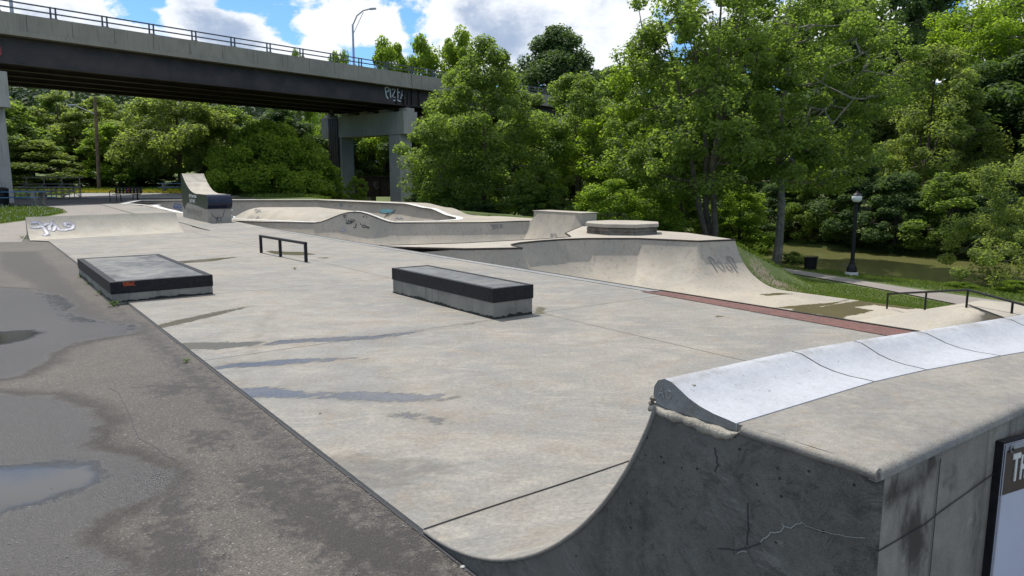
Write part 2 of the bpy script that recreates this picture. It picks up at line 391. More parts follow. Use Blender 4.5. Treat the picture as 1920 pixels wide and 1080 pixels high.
M['redp'] = simple('red_spray_paint', (.45, .05, .05), .6, 0, .15, 12)
M['orange'] = simple('orange_sticker', (.55, .10, .02), .4, 0, .1, 12)
M['letter'] = simple('white_lettering', (.72, .71, .66), .5, 0, .05, 12)
M['green_sign'] = simple('dark_green_sign_paint', (.020, .034, .012), .45, 0, .3, 5)
M['banner'] = simple('brown_banner_vinyl', (.065, .048, .038), .35, 0, .15, 40)
M['banner_white'] = simple('white_banner_vinyl', (.55, .57, .66), .35, 0, .04, 4)
M['plastic'] = simple('clear_edge_strip', (.35, .36, .40), .15, 0, .1, 10)
M['bluewood'] = simple('blue_painted_wood', (.07, .17, .30), .5, 0, .25, 10)
M['greywood'] = simple('weathered_wood', (.22, .20, .17), .8, 0, .3, 6, .4)
M['polewood'] = simple('utility_pole_wood', (.17, .12, .085), .85, 0, .35, 3, .4)
M['bark'] = simple('bark', (.095, .08, .062), .9, 0, .4, 4, .8, 30)
M['bark_pale'] = simple('pale_grey_bark', (.19, .175, .145), .9, 0, .35, 4, .8, 30)
M['globe'] = simple('frosted_lamp_glass', (.62, .63, .60), .25, 0, .05, 10)
M['gravelpix'] = simple('gravel', (.30, .29, .28), .9, 0, .5, 14, .6)
M['yellow'] = simple('yellow_petals', (.70, .55, .03), .6, 0, .1, 5)
M['whitefl'] = simple('white_clover_petals', (.6, .6, .52), .6, 0, .1, 5)

def leafmat(name, dark, mid, light, trans=.58):
    m, t = newmat(name)
    isl = t.geo('Random Per Island'); pos = t.geo('Position')
    cl = t.noise(pos, .55, 4, .6)
    f = t.math('ADD', t.math('MULTIPLY', isl, .55), t.math('MULTIPLY', t.math('SUBTRACT', cl, .28), 1.0), clamp=True)
    c = t.mix(t.mapr(f, .1, .55), dark, mid); c = t.mix(t.mapr(f, .6, 1.0), c, light)
    t.put(t.p.inputs['Base Color'], c); t.p.inputs['Roughness'].default_value = .6; t.p.inputs['Specular IOR Level'].default_value = .22
    tr = t.new('ShaderNodeBsdfTranslucent'); t.put(tr.inputs[0], t.mix(1., c, (1.85, 1.95, .8), 'MULTIPLY'))
    mx = t.new('ShaderNodeMixShader'); mx.inputs[0].default_value = trans
    t.l.new(t.p.outputs[0], mx.inputs[1]); t.l.new(tr.outputs[0], mx.inputs[2]); t.l.new(mx.outputs[0], t.out.inputs[0])
    return m
M['leaf'] = leafmat('maple_leaves', (.088, .130, .036), (.160, .222, .062), (.245, .31, .10))
M['leaf_bright'] = leafmat('bright_leaves', (.11, .17, .025), (.19, .265, .04), (.27, .34, .06))
M['leaf_pale'] = leafmat('pale_leaves', (.12, .155, .05), (.19, .235, .08), (.27, .32, .12))
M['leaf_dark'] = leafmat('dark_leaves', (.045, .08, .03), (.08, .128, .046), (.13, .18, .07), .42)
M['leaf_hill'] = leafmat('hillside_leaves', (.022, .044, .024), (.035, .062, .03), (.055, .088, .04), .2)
M['grassblade'] = leafmat('grass_blades', (.07, .11, .02), (.12, .17, .03), (.20, .22, .06), .3)

# ground: grass with bare soil
m, t = newmat('grass_ground'); o = t.geo('Position')
g1 = t.noise(o, .5, 6, .65, .5); g2 = t.noise(o, 9, 6, .7); g3 = t.noise(o, 60, 3, .7)
c = t.mix(t.mapr(g1, .35, .65), (.075, .115, .022), (.125, .155, .035)); c = t.mix(t.mapr(g2, .4, .7, 0, .7), c, (.05, .075, .018))
c = t.mix(t.mapr(g3, .5, .75, 0, .5), c, (.19, .20, .06))
c = t.mix(t.mapr(t.math('ADD', t.attr('soil'), t.math('MULTIPLY', t.math('SUBTRACT', g2, .5), 1.3)), .35, .6), c, t.mix(g3, (.17, .13, .09), (.34, .28, .22)))
t.put(t.p.inputs['Base Color'], c); t.p.inputs['Roughness'].default_value = .9; t.put(t.p.inputs['Normal'], t.bump(t.math('ADD', g2, g3), .8, .04)); M['ground'] = m
# asphalt
def asphalt(name, c1, c2, attrs=True):
    m, t = newmat(name); o = t.geo('Position')
    n1 = t.noise(o, .7, 6, .65, .5); n2 = t.noise(o, 7, 5, .7); vo = t.new('ShaderNodeTexVoronoi'); t.put(vo.inputs['Vector'], o); vo.inputs['Scale'].default_value = 130
    n3 = t.noise(o, 170, 3, .75)
    vc = t.sep(vo.outputs['Color'])[0]
    c = t.mix(t.mapr(n1, .3, .7), c1, c2); c = t.mix(t.mapr(n2, .45, .8, 0, .35), c, tuple(x * .6 for x in c1))
    c = t.mix(1., c, t_comb(t, t.math('ADD', .62, t.math('MULTIPLY', vc, .7))), 'MULTIPLY')
    c = t.mix(t.mapr(vc, .965, .995, 0, .45), c, (.36, .34, .31))
    h = t.math('ADD', t.math('MULTIPLY', vo.outputs['Distance'], -.9), n3); r = .82
    if attrs:
        wn = t.math('ADD', t.math('MULTIPLY', t.math('SUBTRACT', t.noise(o, 2.2, 8, .7, .4), .5), .45), t.math('MULTIPLY', t.math('SUBTRACT', n3, .5), .16))
        sp = t.math('MULTIPLY', t.math('SUBTRACT', t.noise(t.mapping(o, (1, 1, 1), (0, 0, .6)), 11, 6, .8, .3), .5), .9)
        wet = t.mapr(t.math('ADD', t.attr('wet'), wn), -.03, .09)
        rim = t.mapr(t.math('ADD', t.attr('wet'), wn), -.22, .0, 0, .8)
        damp = t.mapr(t.math('ADD', t.attr('damp'), sp), -.10, .08, 0, 1)
        pud = t.mapr(t.math('ADD', t.attr('puddle'), t.math('MULTIPLY', wn, .8)), -.05, .08)
        dk = t.math('MAXIMUM', rim, damp)
        c = t.mix(dk, c, t.mix(1., c, (.25, .235, .23), 'MULTIPLY'))
        c = t.mix(wet, c, t.mix(1., c, (1.0, 1.03, 1.08), 'MULTIPLY'))
        c = t.mix(pud, c, (.045, .042, .036))
        rr = t.math('SUBTRACT', .82, t.math('MULTIPLY', wet, .42)); rr = t.math('SUBTRACT', rr, t.math('MULTIPLY', damp, .18))
        r = t.math('MULTIPLY', rr, t.math('SUBTRACT', 1, t.math('MULTIPLY', pud, .9)))
        h = t.math('MULTIPLY', h, t.math('SUBTRACT', 1, t.math('MAXIMUM', t.math('MULTIPLY', wet, .15), t.math('MULTIPLY', pud, .98))))
    t.put(t.p.inputs['Base Color'], c); t.put(t.p.inputs['Roughness'], r); t.put(t.p.inputs['Normal'], t.bump(h, .55, .006))
    return m
M['asphalt'] = asphalt('wet_asphalt', (.115, .100, .086), (.083, .073, .064))
M['path'] = asphalt('old_asphalt', (.27, .24, .215), (.23, .205, .185), False)
# bricks
m, t = newmat('red_paving_brick'); o = t.mapping(t.obj(), (1, 1, 1), (0, 0, math.radians(45)))
bt = t.new('ShaderNodeTexBrick'); t.put(bt.inputs['Vector'], o); bt.inputs['Scale'].default_value = 2.4; bt.inputs['Mortar Size'].default_value = .012
bt.inputs['Color1'].default_value = (.155, .062, .05, 1); bt.inputs['Color2'].default_value = (.11, .048, .042, 1); bt.inputs['Mortar'].default_value = (.05, .035, .03, 1)
n = t.noise(t.obj(), 12, 5, .7)
c = t.mix(t.mapr(n, .4, .7, 0, .4), bt.outputs[0], (.20, .12, .095)); t.put(t.p.inputs['Base Color'], c); t.p.inputs['Roughness'].default_value = .8; M['brick'] = m
# water
m, t = newmat('river_water'); o = t.geo('Position')
c = t.mix(t.mapr(t.noise(o, .15, 4), .35, .65), (.135, .138, .048), (.155, .155, .06))
t.put(t.p.inputs['Base Color'], c); t.p.inputs['Roughness'].default_value = .2; t.p.inputs['Specular IOR Level'].default_value = .3
t.put(t.p.inputs['Normal'], t.bump(t.noise(t.mapping(o, (1, .6, 1)), 2.2, 4, .6), .12, .05)); M['water'] = m

# ------------------------------------------------------------------ park layout in (b, a) metres
RUN = 1.6
D1F = [(6.6, 13.4), (7.9, 11.75), (9.16, 11.1), (9.25, 11.6), (9.5, 12.0), (10.0, 12.3), (10.75, 12.45), (11.6, 12.5), (12.43, 12.3), (13.65, 11.4), (14.27, 9.8), (15.5, 9.5)]
D1B = [(6.6, 13.75), (8.75, 13.08), (10.45, 12.95), (11.33, 12.85), (12.4, 12.95), (12.75, 13.4), (13.32, 14.25), (14.6, 15.3), (16.1, 16.5)]
HUMP = [(9.05 + 2.5 * i / 12, 24.24 - 1.88 * i / 12, .43 * math.sin(math.pi * i / 12) ** 1.7) for i in range(13)]
WW = [(6.65, 27.6), (7.9, 25.85)] + [h[:2] for h in HUMP] + [(13.0, 21.5), (14.42, 20.65), (16.1, 19.6)]
WWZ = [0, 0] + [h[2] for h in HUMP] + [0, 0, 0.05]
C1 = [(5.4, 44.5), (6.1, 41.6), (6.75, 41.3), (6.3, 40.2), (6.15, 36), (6.2, 32.8), (7.0, 28.7)] + [(h[0] + .22, h[1] + .30) for h in HUMP] + [(13.6, 22.35), (14.9, 22.9), (15.7, 24.1), (16.2, 25.4), (16.0, 27.2), (15.7, 29.2), (14.8, 37.9), (10.2, 42.2), (6.6, 45.2)]
C1Z = [.3, .28, .27, .26, .2, .12, .03] + [h[2] for h in HUMP] + [0, 0, 0, 0, .32, .50, .5, .48, .45]
ISL = [(9.6, 32.2), (11.7, 30.8), (11.2, 25.2), (10.1, 25.4)]
def prof(d, run=RUN, ang=74):
    """transition: 1 at the lip, 0 where it meets the floor"""
    A = math.radians(ang); Rr = run / math.sin(A); x = np.clip(run - d, 0, run)
    z = (Rr - np.sqrt(np.maximum(Rr * Rr - x * x, 0))) / (Rr * (1 - math.cos(A)))
    return z
def edge_field(P, poly, zs, closed=False):
    """distance to an open polyline and edge height at the nearest point"""
    best = np.full(len(P), 1e9); ze = np.zeros(len(P)); n = len(poly)
    for i in range(n if closed else n - 1):
        A = np.array(poly[i]); B = np.array(poly[(i + 1) % n]); e = B - A
        tt = np.clip(((P - A) @ e) / (e @ e), 0, 1); q = A + tt[:, None] * e; d = np.hypot(*(P - q).T); mm = d < best
        sm = tt * tt * (3 - 2 * tt)
        best[mm] = d[mm]; sm = tt if np.hypot(*e) < .5 else sm; ze[mm] = (zs[i] + (zs[(i + 1) % n] - zs[i]) * sm)[mm]
    return best, ze
LOW = -1.25
# region 2: the low plaza beyond the main slab
REG2 = D1F + [(15.5, -8), (6.6, -8)]
def z_reg2(P):
    E2 = [(6.6, -8)] + D1F
    d, ze = edge_field(P, E2, [0] * len(E2)); ins, _, _ = sdf(P, REG2)
    d = np.where(ins > 0, d, np.where(P[:, 0] > 15.49, d, -d))
    z = LOW + (0 - LOW) * prof(np.maximum(d, 0))
    return np.where(d < 0, .0 + np.maximum(d, -.3) * 3.5 * 0 - .02, z)
REG1 = [(6.6, 13.75)] + [(6.6, 27.5)] + WW + D1B[::-1][0:-1]
def z_reg1(P):
    E1 = [(6.6, 27.5)] + WW + [(16.1, 19.0), (16.1, 16.9)] + D1B[::-1] + [(6.6, 27.5)]
    Z1 = [0] + WWZ + [.45, .45] + [0.0] * len(D1B) + [0]
    d, ze = edge_field(P, E1, Z1)
    return LOW + .1 + (ze - LOW - .1) * prof(d, 1.45)
def z_reg3(P):
    d, ze = edge_field(P, C1, C1Z, True); s_, _, _ = sdf(P, C1)
    zin = -.95 + (ze + .95) * prof(d, 1.35)
    di, _, _ = sdf(P, ISL); di = np.maximum(-di, 0)
    zis = np.where(di < 1.0, .36 - .28 * di ** 2, .36 - .28 - (di - 1.0) * .60)
    zin = np.maximum(zin, zis)
    return np.where(s_ > 0, zin, ze)

PARK = [(0.15, -1.2), (0.15, 21.3), (-.1, 22.2), (4.4, 22.3), (4.5, 33), (4.5, 45), (6, 46.3), (11.5, 43.8), (16.2, 38.5), (17.4, 29), (17.6, 25.5), (18.4, 20), (16.4, 15.8), (16.4, 12), (15.4, 9.4), (15.4, -7.8), (6.6, -7.8), (6.4, -1.6)]
def T(P):
    """ground height; P in (b, a)"""
    b = P[:, 0]; a = P[:, 1]; Y = yworld(P)
    bs = np.interp(a, [-50, 8, 9.5, 12, 20, 27, 46, 60, 120], [15.5, 15.5, 15.5, 16.5, 18.6, 18.0, 17.5, 19, 22])
    top = zf(Y) * (1) - .05
    A = math.radians(76)
    low = LOW - .03 + (-LOW) * prof(np.clip(9.55 - a, 0, 3)) ; low = np.where(a > 9.55, -.05, low)
    lowm = np.where(b > 6, low, np.maximum(low, -.05)); top = np.where((a < 9.6) & (b > 8), low, top)
    sh = np.clip((a - 25) * .25, 0, 40)
    x = b - sh
    bed = np.interp(x, [20, 22, 28.6, 30.4, 31.6, 33.5, 42, 44.3, 47, 60, 85, 130, 220, 400], [-2.05, -2.3, -2.48, -2.60, -2.84, -3.5, -3.5, -2.8, -2.2, -1.2, 0, 3, 6, 10])
    k = np.clip((b - bs) / np.maximum(22 + sh - bs, 3), 0, 1); k = np.where(a < 24, .35 * k * k * (3 - 2 * k) + .65 * np.sin(k * math.pi / 2), k * k * (3 - 2 * k))
    k = np.where(b > 22 + sh, 1, k)
    z = top * (1 - k) + bed * k
    # hill far behind on the left
    far = np.clip((Y - 95) / 160, 0, 1); xw = OX + .8 * b - .6 * a; far = np.clip((Y - 95) / 90, 0, 1.6); z = z + far * (3 + 12 * np.clip((10 - xw) / 60, 0, 1) + 10 * np.clip((-58 - xw) / 30, 0, 1))
    z = np.where(b < -15, z + np.clip((-15 - b) / 80, 0, 1) * 1.0, z)
    return z
def lines(*segs):
    out = []
    for a0, a1, st in segs: out += list(np.arange(a0, a1 - 1e-6, st))
    return np.array(out + [segs[-1][1]])
bl = lines((-420, -100, 40), (-100, -24, 4), (-24, 50, .5), (50, 130, 4), (130, 600, 40)); al = lines((-300, -40, 40), (-40, -10, 2), (-10, 60, .5), (60, 160, 4), (160, 600, 40))
X, Y_ = np.meshgrid(bl, al); P = np.stack([X.ravel(), Y_.ravel()], 1)
ii = np.arange(len(P)).reshape(len(al), len(bl)); F = np.stack([ii[:-1, :-1], ii[:-1, 1:], ii[1:, 1:], ii[1:, :-1]], -1).reshape(-1, 4)
Z = T(P); dpark, _, _ = sdf(P, PARK); Z = np.where(dpark > .3, -2.6, Z)
SOIL = [(15.6, 9.4), (16.4, 9.6), (17.2, 8.8), (18.4, 5), (17.6, 3.5), (16, 6)]
soil, _, _ = sdf(P, SOIL); path_d = np.clip(1.2 - np.abs((P[:, 0] - 29.5)), 0, 1) * 0
Mx = np.array(PARKM); V = np.stack([P[:, 0], P[:, 1], Z], 1) @ Mx[:3, :3].T + Mx[:3, 3]
struct(fast('ground', V, F, M['ground'], smooth=True, attrs={'soil': np.clip(soil * .6 + .35, 0, 1)}))

# river
struct(sheet('river', [(24, -120), (24, 25), (40, 85), (80, 240), (110, 240), (62, 85), (47, 25), (47, -120)], 4, -2.87, M['water']))

# asphalt around the slab
def px_sdf(polys, z=0.):
    """greatest signed distance to shapes traced on the ground"""
    pl = []
    for poly in polys: pl.append([toab(*at(u, v, z)[:2]) for u, v in poly])
    return lambda P: np.max([np.clip(sdf(P, q)[0], -1, 1) for q in pl], axis=0)
AW = px_sdf([[(-300, 735), (0, 730), (90, 733), (150, 750), (200, 785), (180, 815), (140, 835), (200, 842), (270, 850), (318, 878), (305, 915), (250, 940), (170, 990), (60, 1040), (-300, 1100)],
             [(-300, 610), (0, 575), (60, 570), (120, 582), (190, 597), (262, 605), (255, 622), (190, 632), (125, 642), (100, 668), (40, 700), (-300, 760)],
             [(-60, 535), (60, 540), (120, 552), (150, 572), (110, 590), (-60, 600)], [(-200, 1000), (120, 985), (200, 1030), (320, 1085), (-200, 1085)]])
AD = px_sdf([[(430, 868), (520, 872), (600, 920), (720, 985), (830, 1080), (700, 1080), (560, 1000), (470, 930)], [(355, 800), (430, 808), (425, 835), (360, 830)], [(270, 715), (350, 712), (360, 730), (300, 738)],
             [(205, 575), (215, 570), (560, 840), (780, 995), (870, 1080), (840, 1080), (600, 905), (400, 745)], [(330, 870), (345, 900), (350, 960), (420, 1080), (260, 1080), (280, 960)],
             [(0, 470), (70, 470), (100, 500), (160, 560), (210, 600), (140, 600), (60, 530), (0, 500)]])
AP = px_sdf([[(-300, 880), (0, 868), (120, 858), (180, 860), (212, 880), (190, 905), (120, 930), (0, 962), (-300, 1000)], [(-200, 625), (0, 617), (60, 614), (88, 619), (60, 632), (0, 645), (-200, 660)], [(-80, 440), (0, 441), (40, 443), (38, 450), (0, 453), (-80, 455)],
             ])
asph = [(-15, -14), (16, -14), (16, -1.9), (0.1, -1.9), (.1, 21.5), (-.6, 22.2), (-6.0, 23.6), (-22, 10)]
FINE = [(-6.2, -4.5), (3.5, -4.5), (3.5, -1.9), (.1, -1.9), (.1, 13), (-6.2, 13)]
struct(sheet('asphalt', asph, .12, -.022, M['asphalt'], {'wet': AW, 'damp': AD, 'puddle': AP}))
# pale old asphalt beyond, round the lawn
PF = [(-400, 384), (0, 384), (85, 386), (118, 391), (127, 398), (60, 411), (0, 419), (-300, 440), (-330, 462), (-100, 455), (40, 452), (60, 425), (320, 425), (345, 438), (395, 432), (360, 424), (340, 410), (300, 396), (205, 383), (215, 379), (480, 377), (480, 371), (100, 370), (-400, 370)]
PFab = [toab(*ats(u, v)[:2]) for u, v in PF]
struct(sheet('path', PFab, .25, lambda P: zf(yworld(P)) - .02, M['path']))
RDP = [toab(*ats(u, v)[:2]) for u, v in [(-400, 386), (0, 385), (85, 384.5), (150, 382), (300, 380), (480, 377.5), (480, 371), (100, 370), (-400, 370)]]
M['road'] = asphalt('bridge_shaded_road_asphalt', (.075, .07, .066), (.055, .052, .05), False)  # road asphalt with the bridge's shadow band deepened in its colour
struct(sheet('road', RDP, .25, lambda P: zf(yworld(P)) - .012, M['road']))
GV = [toab(*ats(u, v)[:2]) for u, v in [(130, 370.5), (430, 370.5), (460, 366), (300, 360), (200, 359), (110, 364)]]
struct(sheet('gravel', GV, .3, lambda P: zf(yworld(P)) - .035, M['gravelpix']))
# riverside path
pl = [(21.8, 3), (23.2, 6), (25.3, 10), (26.8, 14), (28, 18), (29.5, 30), (33, 45), (40, 75)]; pr = [(25.6, 3), (25.75, 6), (26.6, 10), (28.0, 14), (29.6, 18), (31.5, 30), (35, 45), (42, 75)]
pl = [(21.5, -20)] + pl; pr = [(25.4, -20)] + pr
poly = [(p[0], p[1]) for p in smoothpoly([(*q, 0) for q in pl])] + [(p[0], p[1]) for p in smoothpoly([(*q, 0) for q in pr])][::-1]
struct(sheet('riverside_path', poly, .35, lambda P: T(P) + .035, M['path']))

# ------------------------------------------------------------------ main slab
def px(poly): return [toab(*at(u, v)[:2]) for u, v in poly]
SW = [[(430, 735), (470, 725), (520, 724), (560, 733), (610, 737), (680, 733), (760, 737), (868, 741), (850, 748), (770, 755), (700, 753), (600, 748), (520, 746), (450, 744)],
      [(385, 688), (450, 680), (540, 673), (640, 670), (708, 672), (600, 679), (500, 687), (400, 693)],
      [(470, 650), (520, 638), (600, 633), (700, 629), (800, 619), (920, 602), (700, 637), (560, 643)],
      [(718, 780), (765, 771), (815, 783), (872, 796), (840, 800), (780, 787)], [(330, 490), (380, 486), (450, 481), (400, 490), (345, 494)]]
SM = [[(322, 646), (360, 641), (430, 641), (500, 640), (480, 648), (400, 656), (335, 657)], [(268, 616), (340, 598), (420, 582), (490, 569), (440, 584), (350, 606), (290, 618)],
      [(497, 471), (510, 470), (540, 472), (568, 472), (596, 477), (560, 479), (515, 477)], [(586, 483), (620, 482), (612, 485)], [(1006, 575), (1026, 577), (1022, 588), (1004, 592)], [(1338, 592), (1352, 591), (1370, 595), (1350, 596)],
      [(375, 487), (430, 483), (450, 482), (390, 491)]]
ST = [[(705, 870), (735, 872), (750, 920), (715, 925)], [(30, 455), (120, 470), (250, 560), (220, 570), (160, 540), (60, 470)], [(380, 1000), (500, 600), (480, 610), (360, 1000)], [(500, 900), (640, 850), (900, 870), (700, 930)]]
SLAB = [(0, 0), (6.6, 0), (6.6, 27.4), (6.65, 28.4), (6.15, 32.8), (6.0, 40.1), (5.3, 44.6), (4.3, 44.8), (4.3, 33), (4.8, 28), (4.68, 22.25), (3.82, 21.7), (3.78, 22.3), (-.35, 22.3), (-.35, 21), (0, 20.4)]
def mk(polys):
    pl = [px(q) for q in polys]; return lambda P: np.max([np.clip(sdf(P, q)[0], -1, 1) for q in pl], axis=0)
slab = sheet('concrete_slab', SLAB, .1, lambda P: zf(yworld(P)), M['slab'], {'wet': mk(SW), 'mud': mk(SM), 'stain': mk(ST)}); struct(slab)
mb = MB(PARKM); mb.box(.0, .05, 0, 20.4, -.2, -.003); mb.build('slab_edge', M['deck'], slab)
V, F = ribbon([W2(-.007 + .003 * math.sin(a * 3.1), a, -.021) for a in np.arange(-2.0, 20.4, .2)], .020); fast('edge_gap', [tuple(v) for v in V], F, M['ink'], slab)
# metal strip on the slab's far edge, brick band
mb = MB(PARKM); mb.box(6.57, 6.63, 4.4, 27.4, -.05, .008); mb.build('coping', M['steel'], slab)
V, F = ribbon([W2(6.48, a, .003) for a in np.arange(4.3, 27.5, .5)], .17); M['palestrip'] = concrete('pale_edge_strip', (.25, .25, .245), (.21, .21, .21), big=1)
fast('edge_strip', V, F, M['palestrip'], slab)
struct(sheet('brick_band', [(6.02, -1.3), (6.56, -1.3), (6.56, 4.3), (6.30, 4.5)], .1, .007, M['brick']))
mb = MB(PARKM); mb.box(6.60, 6.64, -1.3, 4.4, -.3, .012); mb.build('band_edge', M['steel'], slab)

# ------------------------------------------------------------------ bowls
def hfield(name, box, cell, zfun, keep, mat, attrs=None):
    P, F = grid(*box, cell); P, F = clip(P, F, keep); Z = zfun(P)
    Mx = np.array(PARKM); V = np.stack([P[:, 0], P[:, 1], Z], 1) @ Mx[:3, :3].T + Mx[:3, 3]
    A = {k: f(P) for k, f in (attrs or {}).items()}
    for k in ('wet', 'mud', 'stain'):
        if k not in A: A[k] = np.full(len(P), -1.)
    return fast(name, V, F, mat, None, True, A, matrix=PARKM)
def pxz(polys, z): 
    pl = [[toab(*at(u, v, z)[:2]) for u, v in q] for q in polys]; return lambda P: np.max([np.clip(sdf(P, q)[0], -1, 1) for q in pl], axis=0)
lowmud = pxz([[(1480, 580), (1540, 575), (1580, 568), (1620, 562), (1660, 566), (1640, 572), (1600, 576), (1640, 582), (1610, 590), (1560, 596), (1540, 590), (1500, 586)],
              [(1450, 577), (1500, 572), (1560, 567), (1600, 560), (1560, 572), (1500, 580)], [(1420, 552), (1460, 549), (1490, 551), (1440, 555)], [(1630, 563), (1700, 573), (1740, 578), (1700, 580), (1640, 572)], [(1560, 590), (1600, 583), (1580, 600), (1540, 604)]], LOW)
REG2K = [(6.56, -8)] + [(6.56, 13.35)] + D1F[1:] + [(15.5, -8)]
basin = hfield('skate_basin', (6.5, 15.6, -8, 13.6), .035, z_reg2, REG2K, M['bowl'], {'mud': lowmud})
tag(basin, 'low concrete basin with curved quarter pipe walls reaching down beyond the red brick band', 'skate bowl')
REG1K = [(6.58, 13.75), (6.58, 27.5)] + WW + [(16.1, 16.5)] + D1B[::-1][1:-1]
chan = hfield('skate_channel', (6.4, 16.3, 12.5, 27.8), .05, z_reg1, REG1K, M['bowl'])
tag(chan, 'long concrete run of curved walls with drawn face hump, between main slab and far bowl', 'skate bowl')
REG3K = [(5.25, 45.0), (5.9, 41), (5.95, 40), (5.95, 36), (6.0, 32.7), (6.62, 28.5)] + WW[0:] + [(16.12, 19.05), (18.2, 19.1), (18.0, 24), (17.3, 26), (17.0, 29.3), (16.0, 38.5), (11, 43.6), (6.9, 46.4)]
bowl = hfield('skate_bowl', (5, 18.4, 18.8, 46.6), .07, z_reg3, REG3K, M['bowl'])
tag(bowl, 'far raised concrete bowl with pale coping and turquoise lips painted inside', 'skate bowl')
# hidden outer sides of the raised bowl rim and closing walls
def wallstrip(pts, zt, zb, name, mat, parent, th=.12):
    V = []; F = []
    for (b, a), z in zip(pts, zt):
        V += [W2(b, a, z), W2(b, a, zb)]
    for i in range(len(pts) - 1): F.append((2 * i, 2 * i + 1, 2 * i + 3, 2 * i + 2))
    return fast(name, [tuple(v) for v in V], F, mat, parent, True)
# outer slope beyond the rim (right-hand and back sides)
rim = [(18.2, 19.1), (18.0, 24), (17.3, 26), (17.0, 29.3), (16.0, 38.5), (11, 43.6), (6.9, 46.4), (5.25, 45.0)]; rim3 = [tuple(p) for p in np.array(rim)]
rz = z_reg3(np.array(rim))
V = []; F = []
cx = np.array((10.5, 34.0))
for (b, a), z in zip(rim, rz):
    d = (np.array((b, a)) - cx); d /= np.hypot(*d); q = np.array((b, a)) + d * (.3 + max(0, z) * 1.4)
    V += [tuple(W2(b, a, z)), tuple(W2(q[0], q[1], -1.0 if z < .05 else -.6))]
for i in range(len(rim) - 1): F.append((2 * i, 2 * i + 1, 2 * i + 3, 2 * i + 2))
fast('outer_slope', V, F, M['deck'], bowl, True)
def coping_line(name, poly, zs, w_, off, mat, parent, closed=False, r=None, h=.0):
    pts = []; n = len(poly)
    for i in range(n if closed else n - 1):
        A = Vector((*poly[i], zs[i])); B = Vector((*poly[(i + 1) % n], zs[(i + 1) % n])); k = max(2, int((B - A).length / .3))
        for j in range(k):
            s = j / k; z = A.z + (B.z - A.z) * s * s * (3 - 2 * s); q = A.lerp(B, s); pts.append(W2(q.x, q.y, z + h))
    if not closed: pts.append(W2(*poly[-1], zs[-1] + h))
    else: pts.append(pts[0])
    if r: mb = MB(); mb.tube(pts, r, 6); return mb.build(name, mat, parent, True)
    V, F = ribbon(pts, w_, None, .012); return fast(name, [tuple(v) for v in V], F, mat, parent)
C1o = []   # coping band lies just outside the lip
for i, p in enumerate(C1):
    a0 = Vector(C1[i - 1]); a1 = Vector(C1[(i + 1) % len(C1)]); d = (a1 - a0).normalized(); C1o.append((p[0] + d.y * -.10 * -1 * -1, p[1] + d.x * .10))
coping_line('coping', C1, C1Z, .30, 0, M['white_line'], bowl, True, None, .004)
coping_line('coping', WW, WWZ, 0, 0, M['steel'], chan, False, .022, -.005)
coping_line('coping', D1B, [0] * len(D1B), 0, 0, M['steel'], chan, False, .022, -.005)
coping_line('coping', D1F, [0] * len(D1F), 0, 0, M['steel'], basin, False, .028, -.008)
# decks
D1 = D1F + [(16.5, 12), (16.5, 16.5)] + D1B[::-1]
dk = sheet('raised_deck', D1, .15, .0, M['deck']); tag(dk, 'pale flat concrete deck with dark steel lip between the low basin and the far run', 'deck')
def skirt(poly, z0, z1, name, mat, parent):
    V = []; F = []
    for i, p in enumerate(poly): V += [tuple(W2(p[0], p[1], z0)), tuple(W2(p[0], p[1], z1))]
    for i in range(len(poly) - 1): F.append((2 * i, 2 * i + 1, 2 * i + 3, 2 * i + 2))
    return fast(name, V, F, mat, parent)
skirt([(15.5, 9.5), (16.5, 12), (16.5, 16.5)], 0, -1.2, 'deck_side', M['block'], dk)

# tall end wall of the channel with its deck
et = thing('quarter_pipe', 'steep tan quarter pipe with flat top and closed side, left of the octagonal slab', 'quarter pipe', W2(16.1, 17.5), ANG)
mb = MB(PARKM)
mb.box(16.11, 16.9, 16.6, 19.35, -1.2, .45); mb.build('body', M['ramp'], et)
mb = MB(PARKM); mb.box(16.08, 16.95, 16.55, 19.4, .452, .475, .006); mb.build('deck', M['deck'], et)

# octagonal pedestal
ob, oa = toab(3.50, 22.75)
oc = thing('octagonal_pedestal', 'low octagonal stone block with pale cap and black mossy sides on the raised deck', 'pedestal', W2(ob, oa), 0)
base = Matrix.Translation(W2(ob, oa)) @ Matrix.Rotation(math.radians(12), 4, 'Z')
bm = bmesh.new()
for i, (r, z) in enumerate([(1.16, 0), (1.18, .10), (1.14, .12), (1.17, .2), (1.15, .235)]): pass
mb = MB(base)
rr = random.Random(3); prs = [(1.17, 0), (1.17, .06), (1.15, .08), (1.18, .12), (1.16, .18), (1.13, .225)]
V = []; F = []; nseg = 64
for j, (r, z) in enumerate(prs):
    for k in range(nseg):
        th = 2 * math.pi * k / nseg; sec = (th % (math.pi / 4)) - math.pi / 8
        q = r * math.cos(math.pi / 8) / math.cos(sec) + rr.uniform(-.012, .012); V.append((q * math.cos(th), q * math.sin(th), z))
for j in range(len(prs) - 1):
    for k in range(nseg): F.append((j * nseg + k, j * nseg + (k + 1) % nseg, (j + 1) * nseg + (k + 1) % nseg, (j + 1) * nseg + k))
mb.add(V, F); mb.build('stone_base', M['stone'], oc, True)
mb = MB(base); o8 = [(1.22 * math.cos(math.pi / 4 * k), 1.22 * math.sin(math.pi / 4 * k)) for k in range(8)]
mb.prism([(x * 1, y * 1) for x, y in o8], .225, .335); o = mb.build('cap', M['deck'], oc)
bv = o.modifiers.new('b', 'BEVEL'); bv.width = .012; bv.segments = 2

